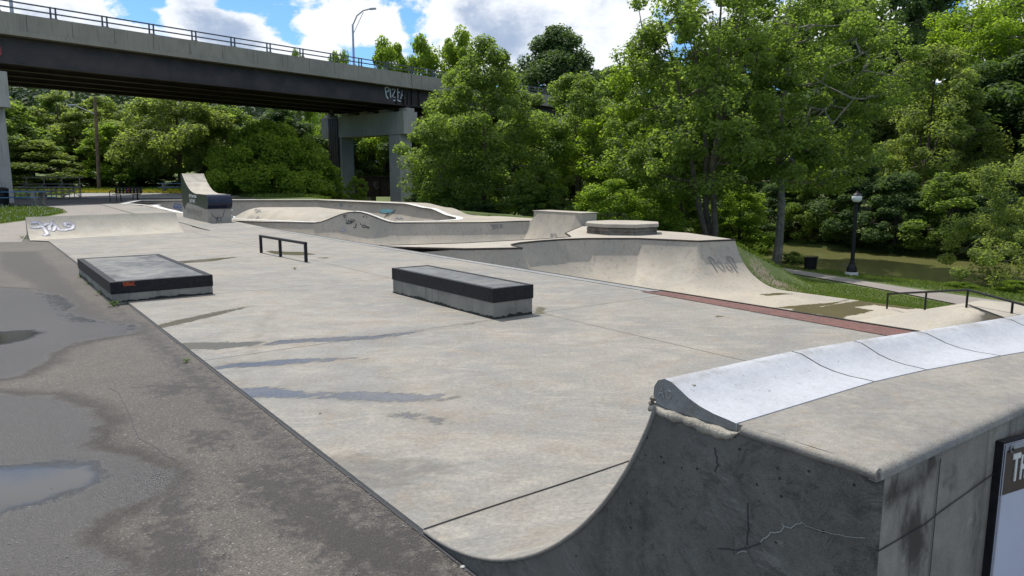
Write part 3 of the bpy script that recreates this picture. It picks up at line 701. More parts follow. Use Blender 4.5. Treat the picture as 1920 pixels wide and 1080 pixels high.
# ------------------------------------------------------------------ surface graffiti helper
def hit(u, v, zfun, y0=5, y1=60):
    d = ray(u, v); d = d / d.y; ys = np.arange(y0, y1, .03); X = d.x * ys; Zr = EYE + d.z * ys
    P = np.stack([.8 * (X - OX) + .6 * (ys - OY), -.6 * (X - OX) + .8 * (ys - OY)], 1); zz = zfun(P)
    k = np.argmax(Zr <= zz)
    if k > 0:      # settle exactly on the surface
        g0 = Zr[k - 1] - zz[k - 1]; g1 = zz[k] - Zr[k]; f = g0 / (g0 + g1 + 1e-9); y_ = ys[k - 1] + (ys[k] - ys[k - 1]) * f
        return Vector((d.x * y_, y_, EYE + d.z * y_)), k
    return Vector((X[k], ys[k], zz[k])), k
def hnormal(p, zfun):
    e = .05; b, a = toab(p.x, p.y); z = zfun(np.array([(b, a), (b + e, a), (b, a + e)]))
    n = Vector((-(z[1] - z[0]) / e, -(z[2] - z[0]) / e, 1)).normalized(); n.rotate(Matrix.Rotation(ANG, 3, 'Z')); return n
def scrib(name, strokes, zfun, w_, mat, parent, y0=5, y1=60, off=.02):
    """strokes drawn on a curved wall, one thin raised mesh"""
    VV = []; FF = []
    for st in strokes:
        pts = []; ups = []
        dp = dens_poly([(*q, 0) for q in st], 2.0)
        for q in dp:
            p, k = hit(q.x, q.y, zfun, y0, y1)
            if k == 0: continue
            n = hnormal(p, zfun); pts.append(p + n * off); ups.append(n)
        if len(pts) < 2: continue
        V, F = ribbon(pts, w_, ups, .002); o_ = len(VV); VV += V; FF += [tuple(i + o_ for i in f) for f in F]
    return fast(name, [tuple(v) for v in VV], FF, mat, parent)
def arc(cx, cy, rx, ry, a0, a1, n=14, rot=0):
    out = []
    for i in range(n + 1):
        t = math.radians(a0 + (a1 - a0) * i / n); x = rx * math.cos(t); y = ry * math.sin(t); c_, s_ = math.cos(math.radians(rot)), math.sin(math.radians(rot))
        out.append((cx + x * c_ - y * s_, cy + x * s_ + y * c_))
    return out
def cr(pts, s=(1320, 460), k=16.0): return [(s[0] + x / k, s[1] + y / k) for x, y in pts]
poop = [cr([(395, 800), (340, 720), (270, 610), (180, 460), (135, 400), (140, 370), (180, 360), (240, 410), (300, 480), (335, 560), (330, 600), (300, 615), (270, 605)]),
        cr([(430, 490), (380, 510), (375, 560), (430, 640), (520, 725), (590, 765), (620, 740), (600, 690), (560, 620), (510, 540), (460, 500), (410, 488)]),
        cr([(660, 545), (620, 565), (640, 620), (700, 700), (780, 765), (840, 765), (845, 735), (790, 650), (720, 570), (670, 545), (640, 550)]),
        cr([(1010, 830), (960, 770), (850, 620), (740, 440), (660, 325)]), cr([(700, 345), (770, 350), (830, 400), (890, 480), (940, 570), (930, 605), (890, 605), (820, 570)]), cr([(900, 610), (960, 650), (990, 665)])]
scrib('graffiti', poop, z_reg2, .027, M['grey_ink'], basin)
def c4(pts): return [(600 + x / 6.4, 360 + y / 6.4) for x, y in pts]
face = [c4([(232, 300), (240, 285), (262, 278), (285, 285), (300, 315)]), c4([(262, 278), (300, 280), (320, 292)]), c4([(515, 305), (540, 285), (575, 280), (612, 300)]), c4([(575, 280), (560, 310)]),
        c4([(312, 378), (340, 358), (372, 350), (400, 355), (375, 375), (345, 382), (312, 378)]), c4([(358, 352), (372, 366), (385, 354)]), c4([(400, 355), (425, 345)]), c4([(320, 352), (312, 340)]), c4([(345, 345), (340, 330)]), c4([(372, 340), (372, 325)]), c4([(395, 340), (405, 325)]),
        c4([(432, 380), (438, 395), (425, 410), (432, 425), (415, 432), (400, 428)]), c4([(510, 405), (530, 398), (548, 408), (545, 425), (525, 428), (512, 418), (510, 405)]), c4([(500, 395), (480, 380)]), c4([(555, 415), (575, 420)]), c4([(580, 430), (595, 425)]), c4([(560, 425), (585, 440)])]
scrib('graffiti', face, z_reg1, .030, M['ink'], chan, 14)
scrib('graffiti', [c4([(245, 455), (265, 450), (285, 465), (300, 475)]), c4([(270, 415), (290, 430), (302, 470)]), c4([(250, 470), (275, 465)])], z_reg1, .05, M['silver'], chan, 14)
skb = [[(920, 417.5 + 4), (926, 424)], [(928, 421), (923, 424), (928, 428), (923, 429)], [(930, 421), (930, 428)], [(935, 421), (930, 424.5), (935, 428)], [(938, 421), (938, 427), (942, 426), (938, 424), (942, 422), (938, 421)]]
scrib('graffiti', skb, z_reg1, .04, M['grey_ink'], chan, 14)
scrib('graffiti', [arc(1035, 441, 2, 2.5, 0, 360), arc(1041, 440, 2, 1.5, 180, 400), arc(1042, 443, 2, 2, 200, 420)], z_reg1, .035, M['grey_ink'], chan, 14)
lips = [[(713 + x, 396 + dy) for x in np.linspace(0, 25, 12)] for dy in (-1.2, -.6, 0, .6)]
lips = [[(712, 397), (717, 394.6), (722, 394.8), (727, 394.3), (733, 395.2), (738, 397)], [(713, 397.3), (720, 396.4), (728, 396.2), (737, 397.2)], [(714, 397.8), (722, 398.6), (730, 398.4), (736, 397.8)]]
scrib('painted_lips', lips, z_reg3, .12, M['turq'], bowl, 20)
scrib('graffiti', [[(711, 397), (716, 393.6), (722, 394.2), (728, 393.2), (738, 396.8)], [(712, 398), (722, 400), (732, 399.4), (738, 397.5)], [(727, 400), (721, 408)], [(721, 408), (729, 400), (727, 406), (737, 399)], [(738, 400), (742, 393)]], z_reg3, .035, M['ink'], bowl, 20)
scrib('graffiti', [[(627, 388), (630, 384)], arc(640, 384.5, 2, 2, 0, 360), [(656, 388), (658, 386)], [(667, 391), (669, 388)], [(741, 411), (745, 408), (748, 411), (752, 409), (756, 411)]], z_reg3, .04, M['blue_ink'], bowl, 20)
scrib('graffiti', [[(464, 411), (468, 407), (474, 404)], [(470, 410), (477, 406)], [(480, 411), (484, 406), (486, 410)], [(478, 396), (480, 392), (484, 395), (480, 400)], [(484, 399), (487, 393), (489, 398)]], z_reg3, .05, M['grey_ink'], bowl, 20)
scrib('graffiti', [arc(330, 385, 3, 3, 0, 330), arc(337, 387, 3, 4, 90, 400), [(325, 387), (328, 391), (333, 390)], arc(338, 391, 3, 2.5, 20, 340)], z_reg3, .07, M['blue_ink'], bowl, 25)
scrib('graffiti', [[(430, 394), (433, 398), (432, 402)], [(428, 394), (437, 394)], [(432, 402), (436, 406)], [(438, 406), (441, 409)]], z_reg3, .08, M['whitep'], bowl, 20)

# ------------------------------------------------------------------ low pyramid with handrail
zt = LOW + .62
A_ = at(1816, 572, zt); B_ = at(1862, 565, zt); C_ = at(1885, 597, zt); D_ = at(1935, 592, zt)
py = thing('pyramid_ramp', 'tan concrete funbox pyramid with sloping faces beyond the white coping', 'skate ramp', at(1800, 590, LOW))
flo = [at(1590, 600, LOW), at(1700, 578, LOW), at(1900, 566, LOW) + Vector((1, 3, 0)), at(2150, 590, LOW), at(2150, 700, LOW), at(1700, 690, LOW)]
fz = LOW - .01
top = [A_, B_, D_, C_]
fl = [Vector((p.x, p.y, fz)) for p in (at(1575, 603, LOW), at(1760, 575, LOW) + Vector((0, 0, 0)), at(1840, 562, LOW), at(2100, 585, LOW), at(2050, 640, LOW), at(1720, 655, LOW))]
V = [tuple(p) for p in top + fl]
V[0:4] = [tuple(p) for p in top]
F = [(0, 1, 2, 3), (4, 5, 0), (5, 6, 1, 0), (6, 7, 2, 1), (7, 8, 3, 2), (8, 9, 0, 3), (9, 4, 0)]
V += [(p[0], p[1], LOW - .3) for p in V[4:10]]
F += [(4 + i, 4 + (i + 1) % 6, 10 + (i + 1) % 6, 10 + i) for i in range(6)]
bm = bmesh.new(); vs = [bm.verts.new(v) for v in V]
for f in F: bm.faces.new([vs[i] for i in f])
bmesh.ops.recalc_face_normals(bm, faces=bm.faces[:])
bmesh.ops.subdivide_edges(bm, edges=bm.edges[:], cuts=5, use_grid_fill=True)
bmesh.ops.smooth_vert(bm, verts=[v for v in bm.verts if v.co.z > LOW + .02], factor=.5, use_axis_x=False, use_axis_y=False, use_axis_z=True)
bm.normal_update(); bmesh.ops.triangulate(bm, faces=bm.faces[:])
me_v = [tuple(v.co) for v in bm.verts]; bm.verts.index_update(); me_f = [tuple(v.index for v in f.verts) for f in bm.faces]; bm.free()
fast('slopes', me_v, me_f, M['ramp'], py, True)
V, F = ribbon([A_.lerp(C_, k / 8) + Vector((0, 0, .0)) for k in range(9)], .03, None, .012); fast('seam', [tuple(v) for v in V], F, M['steel'], py)
hr = thing('handrail', 'black handrail with bent top bar running over the tan pyramid', 'handrail', at(1665, 578, LOW))
# posts: foot pixels with their height above the low floor
fp = [at(1665, 579, LOW), at(1737, 575, LOW + .30), at(1816, 572, zt), at(1900, 590, zt - .02)]
Yt = [fp[0].y, fp[1].y, fp[2].y, fp[3].y]
tp = [atY(1665, 551, Yt[0]), atY(1737, 547.5, Yt[1]), atY(1815, 543.5, Yt[2]), atY(1899, 566, Yt[3])]
end = tp[3] + (tp[3] - tp[2]) * 1.6; end2 = fp[3] + (fp[3] - fp[2]) * 1.55 - Vector((0, 0, .35))
mb = MB(); mb.tube(tp + [end], .022, 8); mb.build('top_bar', M['black'], hr, True)
for a_, b_ in zip(fp + [end2], tp + [end]):
    mb = MB(); mb.tube([Vector((b_.x, b_.y, a_.z - .1)), b_], .02, 8); mb.build('post', M['black'], hr, True)

# ------------------------------------------------------------------ near quarter pipe
M['qdeck'] = concrete('ramp_deck_concrete', (.25, .23, .20), (.19, .18, .165), (.24, .20, .15), big=3.2, speck=.38, pits=.6)
qp = thing('quarter_pipe', 'big dark sided quarter pipe with white coping blocks in the near right corner', 'quarter pipe', W2(0, -1.6), ANG)
def lip(b): return float(np.interp(b, [0, .6, .95, 1.3, 1.8, 2.1, 4.0, 5.5], [-1.42, -1.45, -1.50, -1.56, -1.64, -1.68, -1.92, -2.1]))
def bck(b): return float(np.interp(b, [0, .7, .96, 1.42, 1.57, 4.0, 5.5], [-1.70, -1.72, -1.75, -1.83, -1.86, -2.30, -2.55]))
def dko(b): return float(np.interp(b, [0, .85, 2.5, 5.5], [-2.08, -2.10, -2.45, -3.2]))
BS = [i * .1 for i in range(0, 56)]
HQ = .985; NA = 22; RQ = (1.42 ** 2 + HQ ** 2) / (2 * HQ); A1 = math.asin(1.42 / RQ)
def qz(s): return RQ - math.sqrt(max(RQ * RQ - s * s, 0))      # height at run s from the foot
# transition surface
V = []; F = []; n = NA + 1
for b in BS:
    L = lip(b)
    for k in range(n):
        s = RQ * math.sin(A1 * k / NA); V.append(tuple(W2(b, s * L / 1.42, qz(s) + .001)))
for i in range(len(BS) - 1):
    for k in range(NA): F.append((i * n + k, i * n + k + 1, (i + 1) * n + k + 1, (i + 1) * n + k))
# foot filler from slab edge
o = fast('transition', V, F, M['slab'], qp, True, {'wet': np.full(len(V), -1.), 'mud': np.full(len(V), -1.), 'stain': np.full(len(V), -1.)})
mb = MB(PARKM); mb.tube([(.001, RQ * math.sin(A1 * k / NA) * -1, qz(RQ * math.sin(A1 * k / NA)) - .0075) for k in range(NA + 1)], .0085, 10); mb.build('transition_edge', M['qdeck'], qp, True)
mb = MB(PARKM); mb.add([(0, 0, .001), (5.5, .0, .001), (5.5, lip(5.5) + 1.42, .001), (0, lip(0) + 1.42, .001)], [(0, 1, 2, 3)])
V_, F_ = ribbon([W2(b, .003 * math.sin(b * 5), .0035) for b in np.arange(0.0, 5.5, .1)], .0055); fast('joint', [tuple(v) for v in V_], F_, M['ink'], qp)
# side face (dark, formed): dense so its edge can be rough
rr = random.Random(5)
prof_pts = [(0.02, -.06)] + [(-RQ * math.sin(A1 * k / NA), qz(RQ * math.sin(A1 * k / NA)) - .004) for k in range(0, n)]
prof_pts[-1] = (-1.405, HQ - .03)
mort = [(-1.41, .968), (-1.50, .964), (-1.60, .960), (-1.66, .955), (-1.70, .965), (-1.715, .985), (-1.76, .985)]
outl = prof_pts + mort + [(-2.05, .985), (-2.05, -.1)]
V = [tuple(W2(0, a, z)) for a, z in outl]; cfan = []
bm = bmesh.new(); vs = [bm.verts.new(v) for v in V]; fc = bm.faces.new(vs); bm.normal_update(); bmesh.ops.triangulate(bm, faces=[fc])
sd_v = [tuple(v.co) for v in bm.verts]; bm.verts.index_update(); sd_f = [tuple(v.index for v in f.verts) for f in bm.faces]; bm.free()
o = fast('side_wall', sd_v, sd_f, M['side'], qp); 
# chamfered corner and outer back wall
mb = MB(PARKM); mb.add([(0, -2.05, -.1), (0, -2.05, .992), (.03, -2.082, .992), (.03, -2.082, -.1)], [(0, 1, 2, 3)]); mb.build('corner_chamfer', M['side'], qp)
bw_b = np.concatenate([np.arange(.03, 1.6, .03), np.arange(1.6, 5.51, .15)]); bw_z = np.arange(-.1, .993, .03)
V = [tuple(W2(b, dko(b), z)) for b in bw_b for z in bw_z]; nz_ = len(bw_z)
F = [(i * nz_ + k, (i + 1) * nz_ + k, (i + 1) * nz_ + k + 1, i * nz_ + k + 1) for i in range(len(bw_b) - 1) for k in range(nz_ - 1)]
def wall_uv(u, v):      # pixel on the back wall -> (b, z)
    lo, hi = -.5, 4.
    for _ in range(40):
        mid = (lo + hi) / 2; q_ = W2(mid, dko(mid)); d_ = ray(u, v)
        if q_.x / q_.y < d_.x / d_.y: lo = mid
        else: hi = mid
    q_ = W2(lo, dko(lo)); return (lo, EYE + ray(u, v).z * q_.y / ray(u, v).y)
PB = np.array([(b, z) for b in bw_b for z in bw_z])
BR = [[(1655, 925), (1665, 905), (1705, 895), (1735, 860), (1745, 815), (1768, 812), (1760, 870), (1740, 905), (1700, 935), (1660, 950)], [(1695, 960), (1725, 945), (1738, 1000), (1730, 1070), (1705, 1085), (1690, 1020)], [(1635, 910), (1652, 905), (1655, 950), (1640, 950)], [(1775, 892), (1787, 888), (1789, 912), (1777, 912)], [(1800, 860), (1850, 870), (1850, 1000), (1810, 1080)]]
bd = np.max([np.clip(sdf(PB, np.array([wall_uv(*q) for q in pl_]))[0] * (1 if n_i < 4 else .4) - (0 if n_i < 4 else .03), -1, 1) for n_i, pl_ in enumerate(BR)], axis=0)
m, t = newmat('back'); bpy.data.materials.remove(m)
m = M['back']; t = NT(m.node_tree); pn = [n for n in t.n if n.type == 'BSDF_PRINCIPLED'][0]
src = pn.inputs['Base Color'].links[0].from_socket; po = t.geo('Position')
msk = t.mapr(t.math('ADD', t.attr('brown'), t.math('MULTIPLY', t.math('SUBTRACT', t.noise(t.mapping(po, (1, 1, .45)), 22, 7, .7, .6), .5), .16)), -.03, .035, 0, .88)
t.put(pn.inputs['Base Color'], t.mix(msk, src, (.035, .026, .018)))
fast('back_wall', V, F, M['back'], qp, attrs={'brown': bd})
# deck with rounded outer edge
V = []; F = []; m_ = 9
for i, b in enumerate(BS):
    e = dko(b); s_ = bck(b) + .01; r_ = .015; b_ = b + (.006 if i == 0 else 0)
    row = [(s_, .97), (s_, 1.003), (s_ + (e - s_) * .33, 1.006), (s_ + (e - s_) * .66, 1.006), (e + r_, 1.004), (e + r_ * .35, 1.0), (e - .003, .992), (e - .006, .978), (e + .004, .970)]
    for (a, z) in row: V.append(tuple(W2(b_, a, z)))
for i in range(len(BS) - 1):
    for k in range(m_ - 1): F.append((i * m_ + k, (i + 1) * m_ + k, (i + 1) * m_ + k + 1, i * m_ + k + 1))
F.append(tuple(range(m_)))
fast('deck', V, F, M['qdeck'], qp, True).data.set_sharp_from_angle(angle=math.radians(50))
# rounded lip of the deck's left end
mb = MB(PARKM); mb.tube([(.006, a, .9905 + .001 * math.sin(a * 40)) for a in np.linspace(-1.72, -2.078, 14)], .0145, 12); mb.build('deck_edge', M['qdeck'], qp, True)
# mortar bed under the coping, rough
V = []; F = []; rr = random.Random(9)
na = 90; bz = [-.012, .02]
rings = []
for j in range(na + 1):
    a = -1.395 - .325 * j / na
    zt_ = .984 + .002 * math.sin(j * .3); zb = .958 - .012 * (j / na) + .006 * math.sin(j * .31) * math.sin(j * .13 + 1) + rr.uniform(-.0012, .0012)
    if j > na - 12: zb += .004 * (j - na + 12)
    pr = -.009 + .004 * math.sin(j * .23) + rr.uniform(-.0012, .0012)
    V += [tuple(W2(.03, a, zt_ + .004)), tuple(W2(pr * .6, a, zt_ - .004 + rr.uniform(-.001, .001))), tuple(W2(pr, a, zb * .7 + zt_ * .3)), tuple(W2(pr * .4, a, zb)), tuple(W2(.03, a, zb - .004))]
for j in range(na):
    for k in range(4): F.append((j * 5 + k, j * 5 + k + 1, (j + 1) * 5 + k + 1, (j + 1) * 5 + k))
F += [(0, 1, 2, 3, 4), tuple(reversed(range(na * 5, na * 5 + 5)))]
fast('mortar_bed', V, F, M['mortar'], qp, True)
# coping blocks
cprof = [(0.03, .985), (.000, .990), (-.012, 1.012), (-.010, 1.040), (.004, 1.062), (.028, 1.072), (.055, 1.068), (.085, 1.052), (.115, 1.036), (.155, 1.022), (.20, 1.013), (.245, 1.009), (1, 1.006), (1, .985)]
cuts = [(0.0, 0.0), (.60, .70), (.93, .99), (1.28, 1.42), (1.85, 2.0), (2.4, 2.6), (3.1, 3.3), (4, 4.2)]
M['blockend'] = concrete('coping_end_concrete', (.26, .26, .25), (.19, .18, .165), (.30, .27, .22), big=8, pits=.8, speck=.3)
for q in range(len(cuts) - 1):
    (b0f, b0b), (b1f, b1b) = cuts[q], cuts[q + 1]; gap = .004
    V = []; F = []; nb = 8; npf = len(cprof)
    for i in range(nb + 1):
        t_ = i / nb
        for j, (s, z) in enumerate(cprof):
            fr = min(max(s / .27, 0), 1) if s < 1 else 1
            bb = (b0f + gap if q else 0) * (1 - t_) * (1 - fr) + (b0b + gap if q else 0) * (1 - t_) * fr + (b1f - gap) * t_ * (1 - fr) + (b1b - gap) * t_ * fr
            L = lip(bb); Bk = bck(bb); wid = abs(Bk - L)
            a = L - (s / .27 * wid if s < 1 else wid)
            V.append(tuple(W2(bb, a, z)))
    for i in range(nb):
        for j in range(npf): F.append((i * npf + j, i * npf + (j + 1) % npf, (i + 1) * npf + (j + 1) % npf, (i + 1) * npf + j))
    o = fast('coping_block', V, F, M['white_coping'], qp, True); o.data.set_sharp_from_angle(angle=math.radians(45))
    fast('block_end', [V[j] for j in range(npf)] , [tuple(range(npf))], M['blockend'], o)
    fast('block_end', [V[nb * npf + j] for j in range(npf)], [tuple(range(npf))], M['blockend'], o)
    if q:   # mortar joint
        V2 = []; 
        for j, (s, z) in enumerate(cprof):
            fr = min(max(s / .27, 0), 1) if s < 1 else 1; bb = b0f * (1 - fr) + b0b * fr; L = lip(bb); wid = abs(bck(bb) - L); a = L - (s / .27 * wid if s < 1 else wid)
            V2 += [tuple(W2(bb - gap, a, z - .003)), tuple(W2(bb + gap, a, z - .003))]
        fast('joint', V2, [(2 * j, 2 * j + 2, 2 * j + 3, 2 * j + 1) for j in range(npf - 1)], M['mortar'], qp)
# chips: small dark stones at the block's nose, chip on the white paint
def pebble(center, r, seed, mat, name, parent=None, sq=.6):
    q = random.Random(seed); bm = bmesh.new(); bmesh.ops.create_icosphere(bm, subdivisions=2, radius=1)
    for v in bm.verts: v.co = v.co * (1 + q.uniform(-.22, .22)); v.co.z *= sq
    Vv = [tuple(Vector(center) + v.co * r) for v in bm.verts]; bm.verts.index_update(); Ff = [tuple(v.index for v in f.verts) for f in bm.faces]; bm.free()
    return fast(name, Vv, Ff, mat, parent)
pebble(W2(.004, -1.405, 1.0), .013, 1, M['stone'], 'chipped_nose', qp); pebble(W2(.0, -1.40, .985), .010, 2, M['stone'], 'chipped_nose', qp)
o = pebble(W2(.065, -1.50, 1.054), .009, 4, M['mortar'], 'chip', qp, .4)
# scratched letters on the block's end, pale cracks on the side wall
def plane_strokes(name, strokes, org, ux, uz, nrm, w_, mat, parent, off=.002):
    VV = []; FF = []
    for st in strokes:
        pts = [org + ux * x + uz * y + nrm * off for x, y in st]
        V, F = ribbon(pts, w_, [nrm] * len(pts), .0015); o_ = len(VV); VV += V; FF += [tuple(i + o_ for i in f) for f in F]
    return fast(name, [tuple(v) for v in VV], FF, mat, parent)
nb_ = Vector((-.8, -.6, 0)); ua = Vector((.6, -.8, 0)); uz = Vector((0, 0, 1))      # left-facing wall: along = towards camera
org = W2(0, -1.43, 1.018)
M['scratch'] = simple('scratched_concrete', (.45, .44, .42), .8)
plane_strokes('scratched_letters', [[(0, 0), (.010, .026), (.020, -.002)], [(.004, .010), (.017, .009)], [(.046, .020), (.038, .024), (.031, .014), (.033, .002), (.042, .0), (.047, .008), (.040, .009)]], org, ua, uz, nb_, .0022, M['scratch'], qp)
def side_px(pts, plane_b=0.):       # pixel -> point on the left side wall
    out = []
    for u, v in pts:
        d = ray(u, v); p0 = W2(plane_b, 0); k = (nb_.dot(p0 - Vector((0, 0, EYE)))) / nb_.dot(d); out.append(Vector((0, 0, EYE)) + d * k)
    return out
def side_strokes(name, strokes, w_, mat):
    VV = []; FF = []
    for st in strokes:
        pts = side_px(st); pts = [p + nb_ * .0015 for p in pts]; V, F = ribbon(pts, w_, [nb_] * len(pts), .001); o_ = len(VV); VV += V; FF += [tuple(i + o_ for i in f) for f in F]
    fast(name, [tuple(v) for v in VV], FF, mat, qp)
def c7(pts): return [(1160 + x / 2.25, 600 + y / 2.25) for x, y in pts]
M['lime'] = simple('lime_crack', (.30, .30, .28), .8)
rr = random.Random(12)
def jit(pts, n=3, a=1.2):
    out = []
    for i in range(len(pts) - 1):
        for k in range(n): s = k / n; out.append((pts[i][0] * (1 - s) + pts[i + 1][0] * s + rr.uniform(-a, a), pts[i][1] * (1 - s) + pts[i + 1][1] * s + rr.uniform(-a, a)))
    return out + [pts[-1]]
side_strokes('crack', [c7(jit([(600, 935), (625, 915), (645, 895), (690, 890), (700, 870), (690, 855)], 3, 4)), c7(jit([(700, 868), (725, 880), (745, 865), (775, 852)], 3, 3)), c7(jit([(500, 985), (520, 975), (545, 978)], 2, 3))], .0030, M['lime'])
side_strokes('crack', [c7(jit([(775, 852), (800, 870), (850, 885), (900, 900), (960, 910), (1040, 918)], 3, 3))], .0014, M['lime'])
side_strokes('crack', [c7(jit([(405, 540), (415, 580), (420, 610), (405, 640)], 3, 4)), c7(jit([(545, 770), (548, 850), (543, 950)], 3, 3)), c7(jit([(420, 960), (480, 970), (520, 965), (600, 940)], 3, 4))], .0025, M['ink'])
# seams on the back wall
nbk = Vector((.6, -.8, 0))
def back_pt(b, z): return W2(b, dko(b) - .003, z)
for pts_ in ([(.30, .96), (.30, .3)], [(.02, .80), (.25, .80), (.32, .81), (.7, .84)]):
    V, F = ribbon([back_pt(b, z) for b, z in pts_], .003, [nbk] * len(pts_), .001); fast('form_seam', [tuple(v) for v in V], F, M['ink'], qp)
M['drip'] = simple('dark_water_stain', (.035, .028, .02), .55, 0, .4, 20)

# banner on the back wall
bb0 = .50
def bp(b, z, o=.0): return W2(b, dko(.64) + (dko(2.3) - dko(.64)) * (b - .64) / 1.66 - o, z)     # the board is flat
bn = thing('banner_sign', 'black framed banner with white letters THA hung on the near ramp wall', 'sign', W2(bb0, dko(bb0)), ANG)
# find banner's left edge by its pixel (1868, 830)
mb = MB(); 
def quadbox(b0, b1, z0, z1, o0, o1):
    c = [bp(b0, z0, o0), bp(b1, z0, o0), bp(b1, z1, o0), bp(b0, z1, o0), bp(b0, z0, o1), bp(b1, z0, o1), bp(b1, z1, o1), bp(b0, z1, o1)]
    return [tuple(v) for v in c], [(3, 2, 1, 0), (4, 5, 6, 7), (0, 1, 5, 4), (1, 2, 6, 5), (2, 3, 7, 6), (3, 0, 4, 7)]
B0, B1, Z0, Z1 = .64, 2.3, -.05, .932
mb.add(*quadbox(B0, B1, Z0, Z1, .0, .019)); mb.build('frame', M['black'], bn)
mb = MB(); mb.add(*quadbox(B0 + .004, B1 - .01, Z0 + .02, Z1 - .006, .0195, .021)); mb.build('banner_face', M['banner_white'], bn)
mb = MB(); mb.add(*quadbox(B0 + .005, B1 - .011, .775, Z1 - .007, .0212, .022)); mb.build('header_band', M['banner'], bn)
mb = MB(); mb.add(*quadbox(B0 + .005, B1 - .011, Z1 - .026, Z1 - .008, .0223, .0235)); mb.build('edge_strip', M['plastic'], bn)
mb = MB(); mb.add(*quadbox(B0 + .004, B0 + .009, Z0 + .02, Z1 - .008, .0237, .0245)); mb.build('edge_strip', M['plastic'], bn)
q = bp(B0 + .030, Z1 - .022, .0255); fr = Matrix.Translation(q) @ nbk.to_track_quat('Z', 'Y').to_matrix().to_4x4()
mb = MB(fr); mb.lathe([(.0115, 0), (.0115, .002), (.0, .002)], 20); wsh = mb.build('washer', M['galv'], bn, True)
mb = MB(fr); mb.lathe([(.005, .002), (.005, .004), (.0035, .0055), (0.0005, .006)], 12); mb.build('screw', M['steel'], wsh, True)
def text(name, s, size, org, ux, uz_, mat, parent, bold=0, sx=1., off=.002, spacing=1.0):
    cu = bpy.data.curves.new('t', 'FONT'); cu.body = s; cu.size = size; cu.offset = bold; cu.extrude = .0015; cu.space_character = spacing
    ob_ = bpy.data.objects.new('t', cu); COL.objects.link(ob_); bpy.context.view_layer.update()
    me = bpy.data.meshes.new_from_object(ob_.evaluated_get(bpy.context.evaluated_depsgraph_get()))
    nn = ux.cross(uz_).normalized(); Vv = [tuple(org + ux * v.co.x * sx + uz_ * v.co.y + nn * (v.co.z + off)) for v in me.vertices]; Ff = [tuple(p.vertices) for p in me.polygons]
    bpy.data.objects.remove(ob_); bpy.data.curves.remove(cu)
    return fast(name, Vv, Ff, mat, parent)
ub = (bp(1.5, 0) - bp(.6, 0)).normalized()
text('lettering', 'T', .112, bp(B0 + .046, .812, .022), ub, uz, M['letter'], bn, .0028, .50)
text('lettering', 'HA', .100, bp(B0 + .083, .812, .022), ub, uz, M['letter'], bn, .0024, .46)

# ------------------------------------------------------------------ manual pad, ledge, grind rail
def park_box(name, label, cat, corners, h0, h1, skirt_z, group=None):
    pass
pc = [toab(*at(u, v)[:2]) for u, v in [(207, 570), (397, 552)]]
plx, ply = toab(-5.41, 9.5)
pad = thing('manual_pad', 'wide low platform with black steel edges and worn orange sticker at the slab edge', 'skate platform', W2(1.1, 9), ANG)
pb0, pb1, pa0, pa1 = -.20, 1.12, 8.05, 11.9
pb0 = toab(*at(207, 531, .28)[:2])[0]; pb1 = toab(*at(397, 515, .28)[:2])[0]; pa0 = (toab(*at(207, 531, .28)[:2])[1] + toab(*at(397, 515, .28)[:2])[1]) / 2; pa1 = toab(*at(131, 486, .28)[:2])[1]
mb = MB(PARKM); mb.box(pb0 + .01, pb1 - .01, pa0 + .01, pa1 - .01, -.12, .118); mb.build('concrete_base', M['block'], pad)
mb = MB(PARKM)
mb.box(pb0, pb1, pa0, pa0 + .09, .12, .285, .006); mb.box(pb0, pb1, pa1 - .09, pa1, .12, .285, .006); mb.box(pb0, pb0 + .09, pa0 + .091, pa1 - .091, .12, .285, .006); mb.box(pb1 - .09, pb1, pa0 + .091, pa1 - .091, .12, .285, .006)
mb.build('steel_edge', M['black'], pad)
M['wettop'] = concrete('damp_concrete_top', (.20, .195, .18), (.125, .125, .125), (.25, .23, .19), big=1.1, rough=.40, speck=.12, dark=.30)
mb = MB(PARKM); mb.box(pb0 + .085, pb1 - .085, pa0 + .085, pa1 - .085, .11, .279); mb.build('top', M['wettop'], pad)
so = W2(pb0, pa0) + Vector((.8, .6, 0)) * .155 + Vector((0, 0, .232)); ubx = Vector((.8, .6, 0))
text('sticker', 'BUFFALO', .042, so, ubx, uz, M['orange'], pad, .0015, .78)
V, F = ribbon([so + ubx * x + uz * (-.012 + .004 * math.sin(x * 22)) + nbk * .003 for x in np.linspace(-.0, .155, 8)], .006, [nbk] * 8, .001); fast('sticker', [tuple(v) for v in V], F, M['orange'], pad)
V, F = ribbon([so + ubx * x + uz * (.040) + nbk * .003 for x in np.linspace(-.0, .155, 8)], .004, [nbk] * 8, .001); fast('sticker', [tuple(v) for v in V], F, M['orange'], pad)

